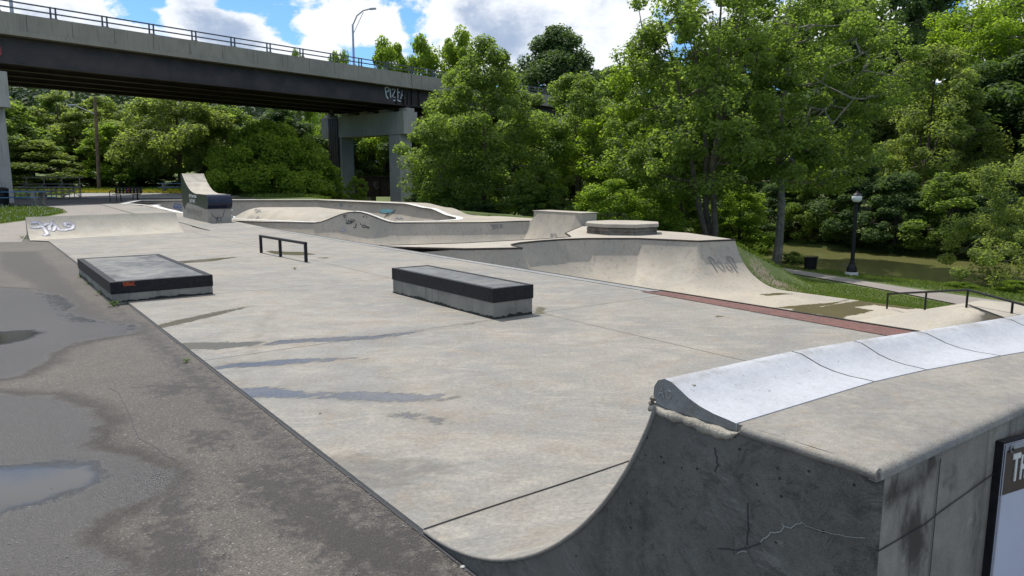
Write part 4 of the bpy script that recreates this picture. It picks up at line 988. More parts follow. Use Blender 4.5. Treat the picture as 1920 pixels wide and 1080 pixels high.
lb = [toab(*at(u, v, .37)[:2]) for u, v in [(930, 541), (1008, 533), (728, 503)]]
lb0 = (lb[0][0] + lb[2][0]) / 2; lb1 = lb[1][0] + (lb0 - lb[0][0]); la0 = (lb[0][1] + lb[1][1]) / 2; la1 = lb[2][1]
led = thing('grind_ledge', 'long narrow ledge with black steel cap over rough grey concrete in mid slab', 'skate ledge', W2((lb0 + lb1) / 2, la0), ANG)
mb = MB(PARKM); mb.box(lb0 + .012, lb1 - .012, la0 + .012, la1 - .012, -.05, .198); o = mb.build('concrete_base', M['block'], led)
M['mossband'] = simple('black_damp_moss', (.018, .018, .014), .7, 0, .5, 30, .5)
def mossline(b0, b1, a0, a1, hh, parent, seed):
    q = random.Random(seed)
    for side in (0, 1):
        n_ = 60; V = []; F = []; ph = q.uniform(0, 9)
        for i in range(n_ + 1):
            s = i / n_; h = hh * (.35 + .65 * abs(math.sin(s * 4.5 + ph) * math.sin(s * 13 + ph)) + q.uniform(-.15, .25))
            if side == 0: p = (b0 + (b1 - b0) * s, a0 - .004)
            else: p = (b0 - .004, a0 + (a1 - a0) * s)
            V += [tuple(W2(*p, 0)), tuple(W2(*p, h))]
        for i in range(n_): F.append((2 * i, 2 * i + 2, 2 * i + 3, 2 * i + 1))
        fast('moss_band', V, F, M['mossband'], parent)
mossline(lb0 + .012, lb1 - .012, la0 + .012, la1, .045, led, 2); mossline(pb0 + .01, pb1 - .01, pa0 + .01, pa1, .04, pad, 3)
mb = MB(PARKM); e = .0
mb.box(lb0, lb1, la0, la0 + .06, .2, .372, .006); mb.box(lb0, lb1, la1 - .06, la1, .2, .372, .006); mb.box(lb0, lb0 + .06, la0 + .061, la1 - .061, .2, .372, .006); mb.box(lb1 - .06, lb1, la0 + .061, la1 - .061, .2, .372, .006)
mb.build('steel_edge', M['black'], led)
mb = MB(PARKM); mb.box(lb0 + .055, lb1 - .055, la0 + .055, la1 - .055, .19, .366); mb.build('top', M['wettop'], led)

gr = thing('grind_rail', 'short black round grind rail on three posts, in the middle of the slab', 'grind rail', at(527, 481), ANG)
f0 = at(490, 474); f2 = at(574, 491.5); f1 = at(528, 481.5); f1 = f0.lerp(f2, .46)
hh = .385; ex = (f0 - f2).normalized() * .03
mb = MB(); mb.tube([f0 + ex + Vector((0, 0, hh)), f2 - ex + Vector((0, 0, hh))], .03, 14); mb.build('rail_bar', M['black'], gr, True)
for f_ in (f0, f1, f2):
    mb = MB(Matrix.Translation(f_) @ Matrix.Rotation(ANG, 4, 'Z')); mb.box(-.028, .028, -.028, .028, -.02, hh - .01, .004); mb.build('post', M['black'], gr)

# ------------------------------------------------------------------ left quarter pipe
lq = thing('quarter_pipe', 'long pale quarter pipe with silver spray painted letters at the slab end, left', 'quarter pipe', W2(1.9, 21.7), ANG)
q0, q1 = -.40, 3.78; HL = .60; RL = 1.0; ra0 = 20.95; ra1 = 21.75
RR = (1.15 ** 2 + HL ** 2) / (2 * HL)
def lqp(s, b):  # s 0..1 over the run
    x = 1.15 * s; base = np.interp(b, [q0, q1], [ra0, ra1]); return (b, base + x, RR - math.sqrt(RR * RR - x * x) + .003)
V = []; F = []; nb2 = 20; ns = 16
for i in range(nb2 + 1):
    for k in range(ns + 1): V.append(tuple(W2(*lqp(k / ns, q0 + (q1 - q0) * i / nb2))))
for i in range(nb2):
    for k in range(ns): F.append((i * (ns + 1) + k, (i + 1) * (ns + 1) + k, (i + 1) * (ns + 1) + k + 1, i * (ns + 1) + k + 1))
fast('transition', V, F, M['ramp'], lq, True)
def lbase(b): return float(np.interp(b, [q0, q1], [ra0, ra1]))
for b, nm in ((q0, 'side_wall'), (q1, 'side_wall')):
    pts = [tuple(W2(*lqp(k / ns, b))) for k in range(ns + 1)] + [tuple(W2(b, lbase(b) + 1.33, HL - .02)), tuple(W2(b, lbase(b) + 1.33, -.1)), tuple(W2(b, lbase(b), -.1))]
    bm = bmesh.new(); f_ = bm.faces.new([bm.verts.new(v) for v in pts]); bm.normal_update(); bmesh.ops.triangulate(bm, faces=[f_]); bm.verts.index_update()
    fast(nm, [tuple(v.co) for v in bm.verts], [tuple(v.index for v in f.verts) for f in bm.faces], M['block'], lq); bm.free()
V = [tuple(W2(q0, lbase(q0) + 1.15, HL + .002)), tuple(W2(q1, lbase(q1) + 1.15, HL + .002)), tuple(W2(q1, lbase(q1) + 1.35, HL - .02)), tuple(W2(q0, lbase(q0) + 1.35, HL - .02)), tuple(W2(q1, lbase(q1) + 1.35, -.1)), tuple(W2(q0, lbase(q0) + 1.35, -.1))]
fast('top', V, [(0, 1, 2, 3), (3, 2, 4, 5)], M['deck'], lq)
def lqhit(u, v):
    best = None
    d = ray(u, v)
    for k in range(60):
        s = .05 + .93 * k / 59
        # intersect ray with sheet line at this s: solve b so that the point projects on (u) then compare v
        lo, hi = q0 - 1, q1 + 1
        for _ in range(25):
            mid = (lo + hi) / 2; p = W2(*lqp(s, min(max(mid, q0), q1))); du = p.x / (p.y * math.cos(PITCH) - (p.z - EYE) * math.sin(PITCH)) * FPX + 960
            if du < u: lo = mid
            else: hi = mid
        p = W2(*lqp(s, lo)); fz_ = p.y * math.cos(PITCH) - (p.z - EYE) * math.sin(PITCH); vv = 540 - FPX * (p.y * math.sin(PITCH) + (p.z - EYE) * math.cos(PITCH)) / fz_
        if best is None or abs(vv - v) < best[0]: best = (abs(vv - v), p, s)
    s = best[2]; ang = math.asin(1.15 * s / RR); n_ = Vector((0, -math.sin(ang), math.cos(ang))); n_.rotate(Matrix.Rotation(ANG, 3, 'Z'))
    return best[1] + n_ * .006, n_
def lq_strokes(name, strokes, w_, mat, o_=0.):
    VV = []; FF = []
    for st in strokes:
        pu = [lqhit(q.x, q.y) for q in dens_poly([(*q, 0) for q in st], 2.5)]
        V, F = ribbon([p + n_ * o_ for p, n_ in pu], w_, [n_ for p, n_ in pu], .002); k_ = len(VV); VV += V; FF += [tuple(i + k_ for i in f) for f in F]
    fast(name, [tuple(v) for v in VV], FF, mat, lq)
def c3(pts): return [(x / 3.6, 320 + y / 3.6) for x, y in pts]
g1_ = [c3([(205, 350), (260, 350), (285, 375), (240, 385), (205, 378)]), c3([(285, 375), (330, 355)]), c3([(285, 378), (305, 405), (320, 425), (300, 440)]), c3([(330, 375), (350, 350), (375, 375), (360, 405), (335, 400), (330, 375)]), c3([(355, 345), (350, 340)]),
       c3([(375, 372), (400, 400), (440, 402), (490, 390), (495, 370), (465, 352), (435, 358), (440, 375), (470, 378)])]
lq_strokes('graffiti', g1_, .12, M['purple_ink'])
lq_strokes('graffiti', g1_, .075, M['silver'], .003)
lq_strokes('graffiti', [c3([(285, 440), (345, 440)])], .03, M['purple_ink'])

# ------------------------------------------------------------------ monument sign
mo = thing('park_monument', 'concrete monument with curved rising back, navy nose and green nameplate beside the bowl', 'monument sign', W2(5.9, 28), ANG)
m0, m1 = 5.55, 6.42; A0, A1m = 26.0, 30.0
zt_b = 1.88
ncx = []
side = [(A0 + .02, 0), (A0 + .02, .55)]
noseR = .27; nc = (A0 + .12, .83)
side += [(nc[0] + noseR * math.cos(t), nc[1] + noseR * math.sin(t)) for t in np.radians(np.linspace(-110, -270, 14))]
side += [(26.9, 1.115), (27.6, 1.12), (28.0, 1.15), (28.5, 1.24), (28.9, 1.38), (29.3, 1.58), (29.6, 1.78), (29.8, 1.93), (30.0, 1.93), (30.05, 0)]
mb = MB(PARKM); n_ = len(side)
V = [(m0, a, z) for a, z in side] + [(m1, a, z) for a, z in side]
bm = bmesh.new(); vs = [bm.verts.new(v) for v in V]
fA = bm.faces.new(vs[:n_]); fB = bm.faces.new(vs[n_:][::-1])
for i in range(n_): bm.faces.new([vs[i], vs[(i + 1) % n_], vs[n_ + (i + 1) % n_], vs[n_ + i]])
bm.normal_update(); bmesh.ops.triangulate(bm, faces=[fA, fB]); bm.verts.index_update()
mb.add([v.co.copy() for v in bm.verts], [tuple(v.index for v in f.verts) for f in bm.faces]); bm.free()
mb.build('body', M['deck'], mo)
# navy nose shell
V = []; F = []; an = np.radians(np.linspace(-100, -272, 24)); 
for t in an:
    for b in (m0 - .012, m1 + .012): V.append(tuple(W2(b, nc[0] + (noseR + .012) * math.cos(t), nc[1] + (noseR + .012) * math.sin(t))))
for i in range(len(an) - 1): F.append((2 * i, 2 * i + 1, 2 * i + 3, 2 * i + 2))
fast('nose', V, F, M['navy'], mo, True)
# green side panel
pp = [(A0 - .02, .62), (A0 - .13, .70)] + [(nc[0] + (noseR + .008) * math.cos(t), nc[1] + (noseR + .008) * math.sin(t)) for t in np.radians(np.linspace(-150, -270, 10))] + [(26.9, 1.118), (27.6, 1.122), (28.0, 1.152), (28.5, 1.242), (28.9, 1.382), (29.3, 1.582), (29.6, 1.782), (29.8, 1.925), (30.0, 1.925), (30.0, .60), (29.6, .42), (29.45, .62), (29.1, .74), (28.4, .70), (27.6, .66), (26.9, .60), (26.4, .56), (26.1, .56)]
bm = bmesh.new(); f_ = bm.faces.new([bm.verts.new(W2(m0 - .006, a, z)) for a, z in pp]); bm.normal_update(); bmesh.ops.triangulate(bm, faces=[f_]); bm.verts.index_update()
o = fast('nameplate', [tuple(v.co) for v in bm.verts], [tuple(v.index for v in f.verts) for f in bm.faces], M['green_sign'], mo); bm.free()
so = W2(m0 - .008, 28.75, .96)
text('lettering', 'JDNY Power House', .19, so, ua, uz, M['letter'], mo, .004, .80, .003, .95)
text('lettering', 'SKATE PARK', .19, W2(m0 - .008, 28.70, .76), ua, uz, M['letter'], mo, .004, .88, .003, .95)
rr = random.Random(21); gst = []
for k in range(15):
    x = -.1 + k * .17; y0_ = .15 + rr.uniform(0, .1); gst.append([(x, y0_ + .28 - k * .006), (x + rr.uniform(-.03, .06), y0_ + .1), (x + rr.uniform(-.02, .05), y0_)])
    if k % 2: gst.append([(x, y0_ + .26 - k * .006), (x + .1, y0_ + .22), (x + .02, y0_ + .13), (x + .12, y0_ + .1)])
plane_strokes('graffiti', gst, W2(m0, 29.25, .06), ua, uz, nb_, .02, M['grey_ink'], mo, .004)
plane_strokes('graffiti', [[(.13, .42), (.17, .32), (.27, .22), (.33, .16), (.40, .06)], [(.33, .16), (.36, .28)], [(.27, .22), (.42, .22), (.55, .26), (.58, .42)], [(.46, .22), (.47, .08)], [(.30, .14), (.28, .02)], [(.62, .5), (.60, .42)]], W2(m0, A0 + .02, 0), ubx, uz, nbk, .02, M['ink'], mo, .004)

# ------------------------------------------------------------------ road bridge
BD = Vector((.634, .774, 0)).normalized(); BN = Vector((-BD.y, BD.x, 0))     # along, and towards the far side
BP0 = atY(0, 115, 43.0); ZG = BP0.z
def BP(t, L=0., z=0.): return Vector((BP0.x, BP0.y, 0)) + BD * t + BN * L + Vector((0, 0, z))
def upx(p): d = p - Vector((0, 0, EYE)); f = d.y * math.cos(PITCH) - d.z * math.sin(PITCH); return 960 + FPX * d.x / f
def t_at(u, L=0., z=None):
    lo, hi = -60, 300
    for _ in range(50):
        m_ = (lo + hi) / 2
        p = BP(m_, L, ZG if z is None else z)
        if p.y < 1 or upx(p) < u: lo = m_
        else: hi = m_
    return lo
BM = Matrix(((BD.x, BN.x, 0, BP0.x), (BD.y, BN.y, 0, BP0.y), (0, 0, 1, 0), (0, 0, 0, 1)))
tp2 = t_at(755, 0, ZG - 1.5); tp1 = t_at(11, 0, ZG - 1.5) - 1.6; SP = tp2 - tp1; tp3 = tp2 + SP; tE = tp2 + .9
br = thing('road_bridge', 'long concrete and dark steel road bridge crossing the whole left background', 'bridge', BP(tp2, 6, 0), math.atan2(BD.y, BD.x))
T0_, T1_ = -50, tp3 + SP * 1.6
zs = ZG + 1.52; zt_ = zs + 1.28
GL = [.35, 3.2, 6.05, 8.9, 11.75]
for i, L in enumerate(GL):
    mb = MB(BM)
    for (ta, tb) in ((T0_, tp1 + .75), (tp1 + .85, tE - .06), (tE + .06, tp3 + .8), (tp3 + .9, T1_)):
        mb.box(ta, tb, L - .02, L + .02, ZG, zs); mb.box(ta, tb, L - .24, L + .24, ZG - .05, ZG); mb.box(ta, tb, L - .2, L + .2, zs - .04, zs - .001)
    if i in (0, 4):
        for tt in (tE - 1.4, tE - .5, tE + .5, tE + 1.4, tp1 + .2, tp1 + 1.4): mb.box(tt, tt + .03, L - .2, L - .021, ZG, zs - .05)
    mb.build('girder', M['girder'], br)
mb = MB(BM)
for tt in np.arange(T0_, T1_, 6.0): mb.box(tt, tt + .15, GL[0] + .03, GL[-1] - .03, ZG + .3, ZG + .7)
mb.build('cross_bracing', M['girder'], br)
mb = MB(BM); mb.box(T0_, tE - .03, -.42, 12.6, zs, zs + .28); mb.box(tE + .03, T1_, -.42, 12.6, zs, zs + .28); mb.build('deck_slab', M['bridge_conc'], br)
mb = MB(BM)
tt = T0_; 
while tt < T1_:
    te = tt + 2.45
    if not (tt < tE < te): mb.box(tt + .012, te - .012, -.30, -.06, zs + .281, zt_, .012)
    else: mb.box(tt + .012, tE - .04, -.30, -.06, zs + .281, zt_, .012); mb.box(tE + .04, te - .012, -.30, -.06, zs + .281, zt_, .012)
    tt = te
mb.build('parapet', M['bridge_conc'], br)
mb = MB(BM); mb.box(T0_, T1_, 12.2, 12.45, zs + .281, zt_); mb.build('parapet', M['bridge_conc'], br)
pa = t_at(99, 0, zt_); pb = t_at(621, 0, zt_); dp = (pb - pa) / 7
for L in (-.18, 12.32):
    for zz in (.30, .64):
        mb = MB(BM); mb.box(T0_, T1_, L - .035, L + .035, zt_ + zz - .04, zt_ + zz + .04); mb.build('guard_rail', M['rail'], br)
for k in range(-9, 26):
    mb = MB(BM); c_ = pa + dp * k
    for e in (-.14, .14): mb.add([(c_ + e - .05, -.14, zt_), (c_ + e + .05, -.14, zt_), (c_ + e + .05, -.08, zt_), (c_ + e - .05, -.08, zt_), (c_ + e - .04, -.16, zt_ + .7), (c_ + e + .04, -.16, zt_ + .7), (c_ + e + .04, -.09, zt_ + .7), (c_ + e - .04, -.09, zt_ + .7)], [(0, 1, 2, 3), (4, 5, 6, 7), (0, 1, 5, 4), (1, 2, 6, 5), (2, 3, 7, 6), (3, 0, 4, 7)])
    mb.box(c_ - .22, c_ + .22, -.2, -.07, zt_ - .001, zt_ + .05)
    mb.build('rail_post', M['rail'], br)
def gz(p):
    b, a = toab(p.x, p.y); return float(T(np.array([(b, a)]))[0])
for t_ in (tp1, tp2, tp3):
    q = BP(t_ + .8, 6, 0); base = min(gz(q), gz(BP(t_, 1)), gz(BP(t_, 10))) - .5; ct = ZG - .56
    mb = MB(BM); mb.box(t_, t_ + 1.7, -.15, 12.3, ct - 2.05, ct, .03); cap = mb.build('pier_cap', M['pier_conc'], br)
    for L in GL: mb = MB(BM); mb.box(t_ + .35, t_ + 1.35, L - .5, L + .5, ct + .001, ct + .32, .02); mb.build('bearing_block', M['pier_conc'], cap)
    for L in GL: mb = MB(BM); mb.box(t_ + .65, t_ + 1.05, L - .2, L + .2, ct + .321, ZG - .051); mb.build('bearing', M['girder'], cap)
    for L0 in (.55, 9.2):
        mb = MB(BM); mb.box(t_ + .1, t_ + 1.6, L0, L0 + 1.55, base, ct - 2.051, .04); mb.build('pier_column', M['pier_conc'], br)
# black drainage stain panel down the far column of the near pier, a pipe in truth
mb = MB(BM)
for k in range(4): mb.box(tp2 - .10, tp2 + .098, 9.55 + k * .38, 9.87 + k * .38, gz(BP(tp2, 9.7)) + 1.5, ZG - .7)
mb.build('drain_casing', M['girder'], br)
# graffiti tags on the girder
def gstr(name, strokes, w_, mat, t0, z0, k):
    VV = []; FF = []
    for st in strokes:
        pts = [BP(t0 + x * k, GL[0] - .030, z0 + y * k) for x, y in st]; V, F = ribbon(pts, w_, [-BN] * len(pts), .003); o_ = len(VV); VV += V; FF += [tuple(i + o_ for i in f) for f in F]
    fast(name, [tuple(v) for v in VV], FF, mat, br)
tg = t_at(724, 0)
gstr('graffiti', [[(0, 1), (.1, .4), (.3, .2)], [(0, 1), (.3, 1.1), (.35, .8), (.1, .7)], [(.5, 1), (.55, .3)], [(.7, .95), (1.1, 1), (.7, .4), (1.1, .35)], [(1.3, 1.1), (1.3, .3)], [(1.2, .8), (1.5, .8)], [(1.6, .3), (1.8, 1), (2, .35)], [(1.65, .6), (1.95, .6)], [(.8, .1), (1.2, .2), (1.6, .1)]], .11, M['whitep'], tg + .2, ZG + .2, 1.15)
tg = t_at(1, 0)
gstr('graffiti', [[(0, 0), (0, .5), (.4, .6), (.8, .5), (.8, 0), (.4, -.1), (0, 0)], [(.2, .1), (.4, .4), (.6, .1)], [(.2, .3), (.6, .3)]], .09, M['redp'], tg - .5, ZG + .45, .8)

def road_lamp(u, L, top_y, label, flip=1):
    t_ = t_at(u, L, zt_); b_ = BP(t_, L, zt_); topz = atY(u, top_y, b_.y).z
    r_ = thing('road_lamp', label, 'street lamp', b_, 0, 'tall lamps standing on the road bridge')
    mb = MB(); mb.tube([b_, Vector((b_.x, b_.y, topz))], [.14, .10], 8); mb.build('pole', M['galv'], r_, True)
    d = Vector((.93, -.36, 0)); t0 = Vector((b_.x, b_.y, topz))
    k = b_.y / 70
    mb = MB(); mb.tube([t0 - Vector((0, 0, .1)), t0 + d * .5 * k + Vector((0, 0, .75 * k)), t0 + d * 1.2 * k + Vector((0, 0, 1.15 * k)), t0 + d * 2.0 * k + Vector((0, 0, 1.25 * k))], .07, 6); mb.tube([t0 - Vector((0, 0, .9 * k)), t0 + d * 1.2 * k + Vector((0, 0, 1.0 * k))], .03, 6); mb.build('arm', M['galv'], r_, True)
    h = t0 + d * 2.2 * k + Vector((0, 0, 1.24 * k)); mb = MB(Matrix.Translation(h) @ Matrix.Rotation(math.atan2(d.y, d.x), 4, 'Z')); mb.box(-.35, .4, -.15, .15, -.1, .07, .06); mb.build('lamp_head', M['galv'], r_, True)
    return r_
road_lamp(665, 12.3, 46, 'grey arched road lamp on the bridge above its near right pier')
road_lamp(1005, 12.3, 130, 'grey arched road lamp rising behind the treetops, right of the bridge')
road_lamp(29, 12.3, -90, 'grey lamp pole at the left picture edge behind the bridge rail')

# old plate girder railway bridge behind
rb = thing('railway_bridge', 'low rusty brown plate girder bridge behind the concrete piers', 'bridge', (-3, 84, 0))
Yr = 84.0; xa = atY(655, 340, Yr).x; xb = atY(1110, 340, Yr).x; za = atY(700, 331, Yr).z; zb_ = atY(700, 368, Yr).z
mb = MB(); mb.box(xa, xb, Yr, Yr + .05, zb_, za); mb.build('web_plate', M['rust'], rb)
for z_ in (za, zb_): mb = MB(); mb.box(xa, xb, Yr - .25, Yr + .3, z_ - .05, z_ + .05); mb.build('flange', M['rust'], rb)
k = 0; x = xa + .2
while x < xb: mb = MB(); mb.box(x, x + .08, Yr - .16, Yr - .002, zb_ + .052, za - .052); mb.build('stiffener', M['rust'], rb); x += 1.6
for x in (xa + 1, (xa + xb) / 2, xb - 2): mb = MB(); mb.box(x, x + 1.5, Yr - .2, Yr + 3, -4.5, zb_ - .06); mb.build('abutment', M['block'], rb)
fast('graffiti', *[(lambda vf: ([tuple(v) for v in vf[0]], vf[1]))(ribbon([Vector((atY(u, v, Yr).x, Yr - .02, atY(u, v, Yr).z)) for u, v in [(701, 343), (704, 341), (709, 342), (710, 350), (706, 354), (702, 350), (706, 346), (702, 343), (701, 348)]], .09, [Vector((0, -1, 0))] * 9))[i] for i in (0, 1)], M['grey_ink'], rb)

# ------------------------------------------------------------------ lamps, bins, benches, tables
def park_lamp(u, Y, base_z, label, H=3.75):
    p = atY(u, 338, Y); r_ = thing('lamp_post', label, 'lamp post', (p.x, p.y, base_z), 0, 'black globe lamps along the riverside path')
    c = (p.x, p.y, base_z); k = H / 3.75
    mb = MB(); mb.lathe([(.28, -.3), (.28, .17), (.27, .19)], 20, c); mb.build('concrete_foot', M['whitefoot'], r_, True)
    mb = MB(); mb.lathe([(.22, .19), (.23, .25), (.20, .30), (.21, .36), (.17, .44), (.11, .56), (.12, .60), (.095, .64)], 20, c); mb.build('base', M['black'], r_, True)
    mb = MB(); mb.lathe([(.085, .64), (.07, 3.0 * k), (.09, 3.02 * k), (.09, 3.06 * k), (.065, 3.08 * k), (.06, 3.16 * k), (.11, 3.22 * k), (.13, 3.27 * k)], 16, c); mb.build('pole', M['black'], r_, True)
    mb = MB(); mb.lathe([(.13, 3.27 * k), (.19, 3.33 * k), (.215, 3.42 * k), (.205, 3.50 * k), (.19, 3.53 * k)], 20, c); mb.build('globe', M['globe'], r_, True)
    mb = MB(); mb.lathe([(.195, 3.53 * k), (.20, 3.545 * k), (.15, 3.62 * k), (.07, 3.66 * k), (.04, 3.68 * k), (.045, 3.70 * k), (.015, 3.75 * k)], 20, c); mb.build('cap', M['black'], r_, True)
    return r_
M['whitefoot'] = concrete('white_lamp_foot', (.52, .52, .50), (.42, .42, .40), big=3)
park_lamp(1609, 31.4, -2.55, 'black post lamp with white round foot between path and river')
park_lamp(1101, 52, -2.25, 'globe lamp whose head shows above the quarter pipe left of the octagonal slab')
park_lamp(796, 77, -1.8, 'small far globe lamp in front of the rusty railway bridge')
park_lamp(480, 60, -.55, 'small globe lamp before the round bush left of the bridge pier')

def bin_(x, y, z, label, r, h, slat, name='litter_bin'):
    r_ = thing(name, label, 'litter bin', (x, y, z)); c = (x, y, z)
    mb = MB(); mb.lathe([(r * .82, .04), (r * .9, h * .9), (r * .86, h * .9)], 24, c); mb.build('liner', M['black'], r_, True)
    if slat:
        mb = MB()
        for k in range(26):
            t = 2 * math.pi * k / 26; M_ = Matrix.Translation(c) @ Matrix.Rotation(t, 4, 'Z'); mb.M = M_; mb.add([(r * .86, -.02, .06), (r * .86, .02, .06), (r * .95, .02, h * .8), (r * .95, -.02, h * .8), (r * 1.1, .02, h), (r * 1.1, -.02, h), (r * .88, -.02, .06), (r * .88, .02, .06), (r * .97, .02, h * .8), (r * .97, -.02, h * .8), (r * 1.12, .02, h), (r * 1.12, -.02, h)], [(0, 1, 2, 3), (3, 2, 4, 5), (6, 9, 8, 7), (9, 11, 10, 8), (0, 3, 9, 6), (1, 7, 8, 2), (3, 5, 11, 9), (2, 8, 10, 4)])
        mb.build('slats', M['black'], r_)
    else:
        mb = MB(); mb.lathe([(r * .92, h * .9), (r * .92, h * .95), (r * .5, h * 1.02), (r * .45, h * 1.0)], 24, c); mb.build('lid', M['black'], r_, True)
    mb = MB(); mb.lathe([(r * .9, 0), (r * .95, .05), (r * .9, .07)], 24, c); mb.build('base_ring', M['black'], r_, True)
p = at(1519, 505, -2.5); bin_(p.x, p.y, gz(p) + .0, 'black slatted bin on the grass strip by the river', .30, .68, True)
p = ats(4, 385); bin_(p.x, p.y, p.z, 'dark drum bin at the left picture edge by the blue picnic table', .42, .98, False)

# metal bench
p = ats(238, 377.5); BY = p.y
bn2 = thing('park_bench', 'black metal bench with slotted back and small red emblem by the bowl', 'bench', p, 0)
xl = atY(212, 377, BY).x; xr = atY(264, 377, BY).x; z0 = p.z
def bbox(name, x0, x1, y0, y1, za_, zb2, par, mat='black'): mb = MB(); mb.box(x0, x1, BY + y0, BY + y1, z0 + za_, z0 + zb2); return mb.build(name, M[mat], par)
seat = MB(); 
for k in range(6): seat.box(xl + .1, xr - .1, BY - .25 + k * .085, BY - .25 + k * .085 + .065, z0 + .43, z0 + .45)
seat.box(xl + .1, xl + .14, BY - .25, BY + .25, z0 + .41, z0 + .429); seat.box(xr - .14, xr - .1, BY - .25, BY + .25, z0 + .41, z0 + .429); seat.build('seat', M['black'], bn2)
back = MB(); wB = xr - xl - .2
for zz in (.50, .66, .84): back.box(xl + .1, xr - .1, BY + .25 + zz * .05, BY + .27 + zz * .05, z0 + zz - .03, z0 + zz + .03)
for k in range(8): xx = xl + .1 + wB * k / 7; back.box(xx - .075, xx + .075, BY + .262, BY + .305, z0 + .47, z0 + .86)
back.build('backrest', M['black'], bn2)
mb = MB(); mb.box((xl + xr) / 2 - .14, (xl + xr) / 2 + .14, BY + .24, BY + .26, z0 + .55, z0 + .8); mb.build('plate', M['black'], bn2)
c_ = (xl + xr) / 2; V, F = ribbon([Vector((c_ + .09, BY + .235, z0 + .76)), Vector((c_ - .06, BY + .235, z0 + .74)), Vector((c_ - .03, BY + .235, z0 + .66)), Vector((c_ + .07, BY + .235, z0 + .62)), Vector((c_ - .02, BY + .235, z0 + .58))], .04, [Vector((0, -1, 0))] * 5); fast('emblem', [tuple(v) for v in V], F, M['redp'], bn2)
for xx in (xl, xr):
    mb = MB(); mb.tube([(xx, BY - .32, z0), (xx, BY - .32, z0 + .58), (xx, BY - .27, z0 + .64), (xx, BY + .1, z0 + .64), (xx, BY + .27, z0 + .62)], .028, 8); mb.build('armrest', M['black'], bn2, True)
    s_ = 1 if xx == xl else -1
    mb = MB(); mb.tube([(xx + s_ * .35, BY - .22, z0), (xx + s_ * .35, BY - .22, z0 + .42), (xx + s_ * .35, BY + .24, z0 + .43), (xx + s_ * .35, BY + .30, z0)], .028, 8); mb.build('leg', M['black'], bn2, True)

def picnic(p, length, rz, label, k=1.):
    r_ = thing('picnic_table', label, 'picnic table', p, rz); Mx_ = Matrix.Translation(p) @ Matrix.Rotation(rz, 4, 'Z'); l = length / 2
    mb = MB(Mx_)
    for i in range(5): mb.box(-l, l, -.38 + i * .155, -.38 + i * .155 + .145, .72, .76)
    mb.build('table_top', M['bluewood'], r_)
    for s_ in (-1, 1):
        mb = MB(Mx_)
        for i in range(2): mb.box(-l, l, s_ * .72 - .13 + i * .135, s_ * .72 - .13 + i * .135 + .125, .42, .46)
        mb.build('bench', M['bluewood'], r_)
    for x in (-l * .72, l * .72):
        for s_ in (-1, 1): mb = MB(Mx_); mb.box(x - .09, x + .09, s_ * .30 - .09, s_ * .30 + .09, 0, .719); mb.build('leg', M['greywood'], r_)
        mb = MB(Mx_); mb.box(x - .03, x + .03, -.82, .82, .36, .419); mb.build('cross_beam', M['greywood'], r_)
pp_ = ats(36, 385); picnic(pp_, 3.3, math.radians(-6), 'blue picnic table on the lawn at the left picture edge')
pp_ = ats(328, 361); picnic(pp_, 2.2, .2, 'small far blue picnic table half hidden behind the monument sign')

# bleachers
p0 = ats(70, 373); YB = p0.y
bl_ = thing('bleachers', 'grey open frame bleachers with four rows behind the blue picnic table', 'bleachers', p0, 0)
xl = atY(8, 372, YB).x; xr = atY(128, 372, YB).x; z0 = p0.z
for i in range(4):
    zz = .25 + i * .24; yy = YB + i * .55
    mb = MB(); mb.box(xl, xr, yy, yy + .24, z0 + zz, z0 + zz + .045); mb.build('seat_plank', M['greywood'], bl_)
    if i: mb = MB(); mb.box(xl, xr, yy - .28, yy - .05, z0 + zz - .2, z0 + zz - .16); mb.build('foot_plank', M['greywood'], bl_)
mb = MB(); mb.box(xl, xr, YB + 1.95, YB + 2.0, z0 + 1.42, z0 + 1.47); mb.build('back_rail', M['greywood'], bl_)
n_ = 4
for k in range(n_):
    xx = xl + .3 + (xr - xl - .6) * k / (n_ - 1); mb = MB()
    mb.tube([(xx, YB, z0 + .02), (xx, YB + 2.0, z0 + .02)], .03, 6); mb.tube([(xx, YB + .1, z0 + .2), (xx, YB + 1.9, z0 + .98)], .03, 6); mb.tube([(xx, YB + 1.95, z0), (xx, YB + 1.95, z0 + 1.46)], .035, 6)
    for i in range(4): mb.tube([(xx, YB + .12 + i * .55, z0), (xx, YB + .12 + i * .55, z0 + .25 + i * .24)], .025, 6)
    mb.build('frame', M['greywood'], bl_)
for k in range(n_ - 1):
    xa_ = xl + .3 + (xr - xl - .6) * k / (n_ - 1); xb_ = xl + .3 + (xr - xl - .6) * (k + 1) / (n_ - 1)
    mb = MB(); mb.tube([(xa_, YB + 1.9, z0 + .1), (xb_, YB + 1.9, z0 + .9)], .022, 6); mb.tube([(xa_, YB + 1.93, z0 + .9), (xb_, YB + 1.93, z0 + .1)], .022, 6); mb.build('cross_brace', M['greywood'], bl_)

# wooden utility pole with lamp
b_ = atY(186, 357.5, 66.0); b_.z = gz(b_)
up = thing('utility_pole', 'tall weathered wooden pole with a curved lamp arm in front of the left trees', 'utility pole', b_); t_ = atY(178, 182, b_.y); mb = MB(); mb.tube([b_ - Vector((0, 0, .3)), t_], [.17, .12], 10); mb.build('pole', M['polewood'], up, True)
a0 = atY(180, 215, b_.y); a1 = atY(158, 205, b_.y); a2 = atY(140, 198, b_.y); mb = MB(); mb.tube([a0, a1, a2], .05, 6); mb.build('arm', M['galv'], up, True)
mb = MB(Matrix.Translation(atY(136, 197.5, b_.y))); mb.box(-.4, .3, -.14, .14, -.08, .08, .05); mb.build('lamp_head', M['galv'], up, True)

